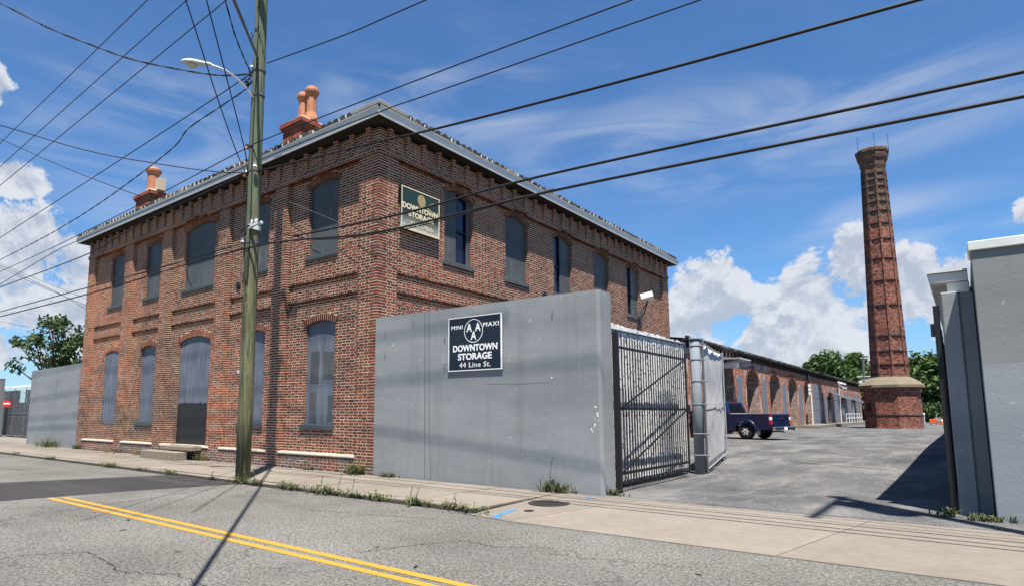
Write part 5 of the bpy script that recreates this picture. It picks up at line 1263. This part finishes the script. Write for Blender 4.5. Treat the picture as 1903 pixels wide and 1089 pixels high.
def wheel(x_, y_, side):
    t = MB(); prof_ = [(.20, -.13), (.34, -.135), (.385, -.10), (.39, 0), (.385, .10), (.34, .135), (.20, .13)]; n_ = 32
    for r_, o_ in prof_:
        for k in range(n_): a = 2 * math.pi * k / n_; t.v.append((x_ + r_ * math.cos(a), y_ + o_, .39 + r_ * math.sin(a)))
    for i in range(len(prof_) - 1):
        for k in range(n_): t.f.append((i * n_ + k, i * n_ + (k + 1) % n_, (i + 1) * n_ + (k + 1) % n_, (i + 1) * n_ + k))
    ty = t.build('tyre', M['rubber'], tk, smooth=True, uv=False)
    r = MB(); yo = y_ + side * .115
    for k in range(6):
        a = 2 * math.pi * k / 6; d = Vector((math.cos(a), 0, math.sin(a)))
        r.bar(Vector((x_, yo, .39)) + d * .04, Vector((x_, yo - side * .02, .39)) + d * .225, .035, .075, (-math.sin(a), 0, math.cos(a)))
    for k in range(32):
        a, b = 2 * math.pi * k / 32, 2 * math.pi * (k + 1) / 32
        for r0, r1, ya_, yb_ in ((.215, .245, yo, yo + side * .012),):
            r.quad((x_ + r0 * math.cos(a), ya_, .39 + r0 * math.sin(a)), (x_ + r1 * math.cos(a), yb_, .39 + r1 * math.sin(a)), (x_ + r1 * math.cos(b), yb_, .39 + r1 * math.sin(b)), (x_ + r0 * math.cos(b), ya_, .39 + r0 * math.sin(b)))
    r.build('rim', M['rim'], tk, uv=False)
    b_ = MB(); b_.tube([(x_, yo - side * .10, .39), (x_, yo - side * .05, .39)], .23, 20); b_.build('brake_disc', M['guy'], tk, uv=False)
for x_ in (0, 3.6):
    wheel(x_, YL - .15, 1); wheel(x_, YR + .15, -1)
for ys, sgn in ((YL, 1), (YR, -1)):
    for cx_ in (0, 3.6):
        g = MB(); n_ = 14
        for k in range(n_):
            t0, t1 = math.pi * k / n_, math.pi * (k + 1) / n_
            Q = []
            for t in (t0, t1):
                for r_, o_ in ((.50, -.02), (.50, .045), (.60, .03), (.62, -.02)): Q.append((cx_ + r_ * math.cos(t), ys + sgn * o_, .40 + r_ * math.sin(t)))
            g.mesh(Q, [(0, 1, 5, 4), (1, 2, 6, 5), (2, 3, 7, 6)])
        g.build('fender_flare', M['truck'], tk, smooth=True, uv=False)
gb('wheel_well', lambda g: g.box(-.5, .5, YR + .142, YL - .142, .40, .61), 'rubber', origin=tk)
gb('rear_bumper', lambda g: (g.box(-1.52, -1.33, YR + .02, YL - .02, .44, .64)), 'chrome', origin=tk, bevel=.03)
gb('bumper_step', lambda g: g.box(-1.53, -1.34, -1.2, -.56, .642, .66), 'rubber', origin=tk)
gb('licence_plate', lambda g: g.box(-1.532, -1.522, -1.02, -.72, .47, .62), 'sign_white', origin=tk)
gb('tow_hitch', lambda g: (g.box(-1.75, -1.3, -.92, -.82, .34, .40), g.lathe([(.03, .40), (.035, .46), (.02, .49)], (-1.72, -.87, 0), 8)), 'alu', origin=tk)
for y0, y1 in ((YL + .004, YL - .14), (YR + .14, YR - .004)):
    gb('tail_light', lambda g: g.box(-1.305, -1.20, y1, y0, .74, .93), 'tail', origin=tk, bevel=.02); gb('tail_light', lambda g: g.box(-1.305, -1.20, y1, y0, .935, 1.09), 'lens', origin=tk, bevel=.02); gb('tail_light', lambda g: g.box(-1.305, -1.20, y1, y0, 1.095, 1.17), 'tail', origin=tk, bevel=.02)
gb('mudflap', lambda g: g.box(-.60, -.57, YL - .32, YL - .04, .22, .5), 'pale_metal', origin=tk)
gb('door_line', lambda g: (g.box(.92, .93, YL, YL + .004, .5, 1.2)), 'rubber', origin=tk); gb('door_handle', lambda g: g.box(1.05, 1.2, YL, YL + .03, 1.02, 1.06), 'chrome', origin=tk); gb('badge', lambda g: g.box(1.4, 1.65, YL, YL + .012, .80, .84), 'chrome', origin=tk)
gb('mirror', lambda g: g.box(2.7, 2.82, YL, YL + .22, 1.2, 1.42), 'truck', origin=tk, bevel=.03)
gb('underbody', lambda g: g.box(-1.1, 4.2, YR + .35, YL - .35, .36, .6), 'rubber', origin=tk)
gb('fuel_cap', lambda g: g.box(-.85, -.72, YL, YL + .004, .9, 1.04), 'rubber', origin=tk)

# ------------------------------------------------------------------ trees
def leaves(g, c, rad, n_, ls, r, flat=.8):
    for _ in range(n_):
        d = Vector((r.gauss(0, 1), r.gauss(0, 1), r.gauss(0, 1) * flat)); d.normalize(); p = Vector(c) + d * rad * (r.random() ** .45)
        a = Vector((r.gauss(0, 1), r.gauss(0, 1), r.gauss(0, 1))).normalized(); b = a.cross(Vector((r.gauss(0, 1), r.gauss(0, 1), r.gauss(0, 1)))).normalized()
        s_ = ls * r.uniform(.6, 1.3); g.quad(p - a * s_, p + b * s_ * .5, p + a * s_, p - b * s_ * .5)
def tree(loc, label, trunk_h, crown, nclump, nleaf, ls, cl_r, leafm, seed, name='tree', trunk_r=.25, branchy=True, cat='tree'):
    r = random.Random(seed); t = empty(name, loc, 0, label, cat); tb = MB(); lf = MB()
    cx_, cy_, cz_, rx, ry, rz = crown
    tb.tube([(0, 0, -.2), (.1, 0, trunk_h * .5), (.05, .1, trunk_h)], [trunk_r * 1.2, trunk_r, trunk_r * .8], 8)
    for i in range(nclump):
        while True:
            d = Vector((r.uniform(-1, 1), r.uniform(-1, 1), r.uniform(-1, 1)))
            if .30 < d.length < 1: break
        c = Vector((cx_ + d.x * rx, cy_ + d.y * ry, cz_ + d.z * rz))
        if branchy or i % 4 == 0:
            s_ = Vector((.05, .1, trunk_h)); mid = s_.lerp(c, .5) + Vector((r.uniform(-.3, .3), r.uniform(-.3, .3), r.uniform(0, .5)))
            tb.tube([s_, mid, c], [trunk_r * .4, trunk_r * .2, trunk_r * .08], 5)
        leaves(lf, c, cl_r * r.uniform(.6, 1.2), nleaf, ls, r)
    tb.build('trunk', M['bark'], t, smooth=True, uv=False); tag(lf.build('crown', M[leafm], t, uv=False), kind='stuff'); return t
tree((-52.6, 17.0, 0), 'open branched tree rising behind the left grey wall', 2.6, (0.4, 0, 6.0, 3.3, 3.0, 2.5), 44, 75, .17, .75, 'leaf', 11, trunk_r=.28)
tree((-61, 24.0, 0), 'low leafy tree behind the left gate below the branched one', 1.5, (0, 0, 4.0, 5.5, 4, 2.2), 60, 70, .26, 1.3, 'leaf', 12, trunk_r=.3)
tree((-52.5, 26.0, 0), 'dense small tree just left of the brick building beyond the wall', 1.5, (0, 0, 3.6, 4.5, 3, 1.6), 40, 60, .26, 1.2, 'leaf', 13, trunk_r=.3)
tree((-18.4, 131, 0), 'large round green tree behind the far end of the warehouse', 4, (0, 0, 7.4, 5.6, 5, 5.2), 150, 80, .42, 1.5, 'leaf2', 14, trunk_r=.4, branchy=False)
tree((-13.6, 126, 0), 'broad green tree between the warehouse end and the smokestack', 3, (0, 0, 4.6, 4.2, 4, 4.4), 100, 75, .42, 1.4, 'leaf2', 15, trunk_r=.4, branchy=False)
tree((-4.6, 118, 0), 'green tree directly right of the smokestack base', 3, (0, 0, 5.6, 4.2, 4, 4.6), 130, 80, .40, 1.4, 'leaf2', 16, trunk_r=.35, branchy=False)
tree((.2, 116, 0), 'green tree at the lot end beside the dark gate leaf', 3, (0, 0, 5.0, 3.6, 4, 4.2), 100, 80, .40, 1.4, 'leaf2', 17, trunk_r=.35, branchy=False)
# dark hedge at the lot end
hd = empty('hedge', (-2, 106, .2), 0, 'dark hedge beneath the trees right of the smokestack', 'hedge'); lf = MB(); r = random.Random(5)
for k in range(40): leaves(lf, (r.uniform(-6, 5), r.uniform(-.6, .6), r.uniform(.4, 2.6)), .8, 70, .22, r)
tag(lf.build('foliage', M['leaf'], hd, uv=False), kind='stuff')
gb('stems', lambda g: [g.tube([(x_, 0, 0), (x_ + .1, 0, 1.5)], .05, 5) for x_ in range(-6, 6)], 'bark', origin=hd)
fp = empty('utility_pole', (-12.9, 119, .2), 0, 'far wooden utility pole between the warehouse end and the smokestack', 'utility pole')
gb('shaft', lambda g: g.tube([(0, 0, 0), (.15, 0, 10.9)], .16, 8), 'guy', origin=fp); gb('crossarm', lambda g: (g.box(-.2, 2.0, -.1, .1, 10.2, 10.35), g.box(-.9, 1.1, -.1, .1, 7.2, 7.35), g.box(-.2, 1.3, -.1, .1, 6.6, 6.8)), 'pale_metal', origin=fp); gb('transformer', lambda g: g.lathe([(.3, 5.6), (.32, 6.6)], (-.5, 0, 0), 10), 'pale_metal', origin=fp)
for k, (x_, y_, lab) in enumerate(((-3.35, 93, 'wide low orange barrier by the hedge right of the smokestack'), (-2.55, 92.5, 'upright orange and white cone beside the dark gate leaf'))):
    c = empty('traffic_cone' if k else 'orange_barrier', (x_, y_, .25), 0, lab, 'cone' if k else 'barrier')
    if k: gb('cone', lambda g: g.lathe([(.17, .04), (.04, .75)], n=12), 'orange', origin=c); gb('collar', lambda g: g.lathe([(.115, .4), (.085, .55)], n=12), 'sign_white', origin=c); gb('foot', lambda g: g.box(-.28, .28, -.28, .28, 0, .04), 'rubber', origin=c)
    else: gb('panel', lambda g: (g.box(-.4, .4, -.03, .03, .12, .62)), 'orange', origin=c, bevel=.03); gb('foot', lambda g: (g.box(-.35, -.25, -.2, .2, 0, .12), g.box(.25, .35, -.2, .2, 0, .12)), 'rubber', origin=c)
fc = empty('bollard', (-4.3, 95, .25), 0, 'short pale lamp bollard against the dark hedge', 'bollard'); gb('shaft', lambda g: g.tube([(0, 0, 0), (0, 0, 1.1)], .05, 8), 'pale_metal', origin=fc); gb('head', lambda g: g.lathe([(.06, 1.1), (.13, 1.2), (.06, 1.32)], n=10), 'sign_white', origin=fc)

# ------------------------------------------------------------------ weeds
def weed(x_, y_, z_, h_, n_, seed, label, spread=.15, tall=0, group=None):
    r = random.Random(seed); g = MB()
    for _ in range(n_):
        a = r.uniform(0, 6.28); o_ = Vector((r.gauss(0, spread), r.gauss(0, spread * .4), 0)); L = h_ * r.uniform(.4, 1.1); ln = r.uniform(.2, .9)
        d = Vector((math.cos(a) * ln, math.sin(a) * ln, 1)).normalized(); s_ = Vector((-math.sin(a), math.cos(a), 0)) * r.uniform(.004, .010)
        m1 = o_ + d * L * .6; tp = o_ + d * L + Vector((math.cos(a), math.sin(a), -.3)) * L * .25
        g.quad(o_ - s_, o_ + s_, m1 + s_, m1 - s_); g.poly([m1 - s_, m1 + s_, tp])
        if r.random() < .6:
            for q in range(3):
                p = o_ + d * L * r.uniform(.3, .95); b = Vector((r.gauss(0, 1), r.gauss(0, 1), r.gauss(0, .6))).normalized() * r.uniform(.02, .045); cc_ = b.cross(Vector((0, 0, 1))) * .5
                g.quad(p, p + b + cc_, p + b * 2, p + b - cc_)
    for q in range(tall):
        o_ = Vector((r.gauss(0, spread), r.gauss(0, .03), 0)); H = h_ * r.uniform(1.8, 2.6); tx = r.uniform(-.15, .15)
        g.tube([o_, o_ + Vector((tx * .5, 0, H * .6)), o_ + Vector((tx, 0, H))], .005, 4)
        for k in range(14):
            p = o_ + Vector((tx * k / 14, 0, H * (.3 + .7 * k / 14))); b = Vector((r.gauss(0, 1), r.gauss(0, 1), .4)).normalized() * r.uniform(.015, .04); cc_ = b.cross(Vector((0, 0, 1))) * .4
            g.quad(p, p + b + cc_, p + b * 2, p + b - cc_)
    o = g.build('weed', M['weed'], None, uv=False); o.location = (x_, y_, z_); tag(o, label, 'weed', group)
GW = 'weeds along the kerb'
KW = [(-12.95, 8.06, .26, 60, .18, 1, 'grassy weed clump right at the foot of the wooden utility pole'), (-12.4, 8.04, .20, 35, .12, 1, 'thin weed clump just right of the pole foot on the kerb'),
      (-11.2, 8.05, .20, 70, .18, 0, 'dense low green clump on the kerb near the pole shadow'), (-10.0, 8.05, .25, 80, .22, 2, 'widest straggly weed clump on the kerb with dry stems'), (-9.2, 8.03, .18, 40, .15, 1, 'weed clump right of the widest clump on the kerb'),
      (-8.5, 8.04, .17, 60, .16, 0, 'round low weed clump on the kerb below the brick corner'), (-7.6, 8.03, .2, 50, .14, 2, 'tall stemmed weed clump on the kerb below the grey wall'), (-6.75, 8.03, .18, 50, .2, 1, 'weed clump near the kerb end by the driveway apron'),
      (-6.25, 8.0, .12, 40, .2, 0, 'small weed patch where the kerb meets the apron'), (-14.2, 8.06, .10, 20, .10, 1, 'single thin seedling left of the pole foot'), (-16.4, 8.08, .14, 60, .2, 0, 'low weed mat on the kerb before the door steps'), (-18.0, 8.08, .10, 35, .18, 0, 'faint dry weeds on the kerb left of the door steps'),
      (-20.0, 8.08, .16, 70, .22, 0, 'bright weed mat on the kerb left of the steps'), (-24.8, 8.1, .14, 45, .2, 0, 'kerb weeds before the second ground floor window'), (-28.5, 8.1, .14, 50, .2, 0, 'kerb weeds before the left end of the brick facade'), (-33, 8.1, .14, 50, .2, 0, 'kerb weeds in front of the far grey wall')]
for k, (x_, y_, h_, n_, sp_, tl, lab) in enumerate(KW): weed(x_, y_, -.03, h_ * .66, n_, 100 + k, lab, sp_, tl, GW)
weed(-12.1, 10.62, 0, .34, 120, 201, 'bushy weed growing against the brick wall foot beside the grey wall', .16, 0)
weed(-10.95, 10.66, 0, .14, 60, 202, 'little green weed at the left foot of the grey wall', .16, 0)
weed(-6.35, 10.66, 0, .30, 90, 203, 'grass tuft with curving blades at the foot of the grey wall near its end', .20, 1)
weed(-5.3, 10.95, 0, .15, 50, 204, 'small weed at the gate end of the grey wall', .12, 0)
weed(-.36, 11.75, 0, .17, 40, 205, 'leafy seedling at the foot of the right gate leaf', .07, 0)
weed(.12, 11.6, 0, .12, 60, 206, 'low weeds between the right column and the grey building', .14, 0)
weed(-32.9, 10.6, 0, .5, 160, 207, 'bushy green weed at the foot of the far left grey wall', .45, 0)
weed(-26.0, 10.66, 0, .22, 70, 208, 'weeds at the brick wall foot below the first ground floor window', .5, 0)
weed(-23.8, 10.66, 0, .22, 50, 209, 'weed tuft below the second ground floor sill', .2, 0)
weed(-19.5, 10.6, 0, .25, 70, 210, 'weed tuft at the right side of the door steps', .16, 0)
weed(-29.9, 10.66, 0, .3, 60, 212, 'weed in the joint between far grey wall and brick building', .12, 0)
weed(-14.0, 10.66, 0, .12, 40, 211, 'small weed below the ground floor window nearest the corner', .12, 0)
# a few dead leaves and chips on the road
DL = ['dry leaf on the road left of the two lying close together above the yellow line', 'dry leaf on the road just below the widest kerb weeds and above the yellow line', '', 'dry leaf lying nearest the lower end of the yellow line', 'dry leaf on the road in front of the middle of the apron edge', 'dry leaf nearest the bottom edge of the road', 'tiny dry leaf on the road below the blue paint mark', 'dry leaf close to the apron edge at the right', 'tiny dry leaf at the lower right corner of the road']
for k, (x_, y_, s_) in enumerate(((-9.9, 4.3, .07), (-9.1, 3.9, .06), (-11.1, 4.3, .06), (-7.2, 3.7, .05), (-4.6, 4.9, .07), (-3.3, 4.0, .05), (-5.6, 5.3, .04), (-2.2, 6.4, .05), (-1.7, 5.4, .05))):
    g = MB(); g.poly([(-s_, 0, .01), (-s_ * .2, -s_ * .35, .004), (s_, -.0, .016), (s_ * .1, s_ * .4, .006)]); g.poly([(-s_, 0, .004), (s_ * .1, s_ * .4, .003), (s_, 0, .003), (-s_ * .2, -s_ * .35, .003)])
    o = g.build('dead_leaf', M['bark' if k != 2 else 'orange'], None); o.location = (x_, y_, RZ + .004); o.rotation_euler = (0, 0, k * 1.3); tag(o, DL[k] if k != 2 else 'orange scrap lying on the yellow centre line', 'leaf' if k != 2 else 'scrap', 'dead leaves on the road' if k != 2 else None)
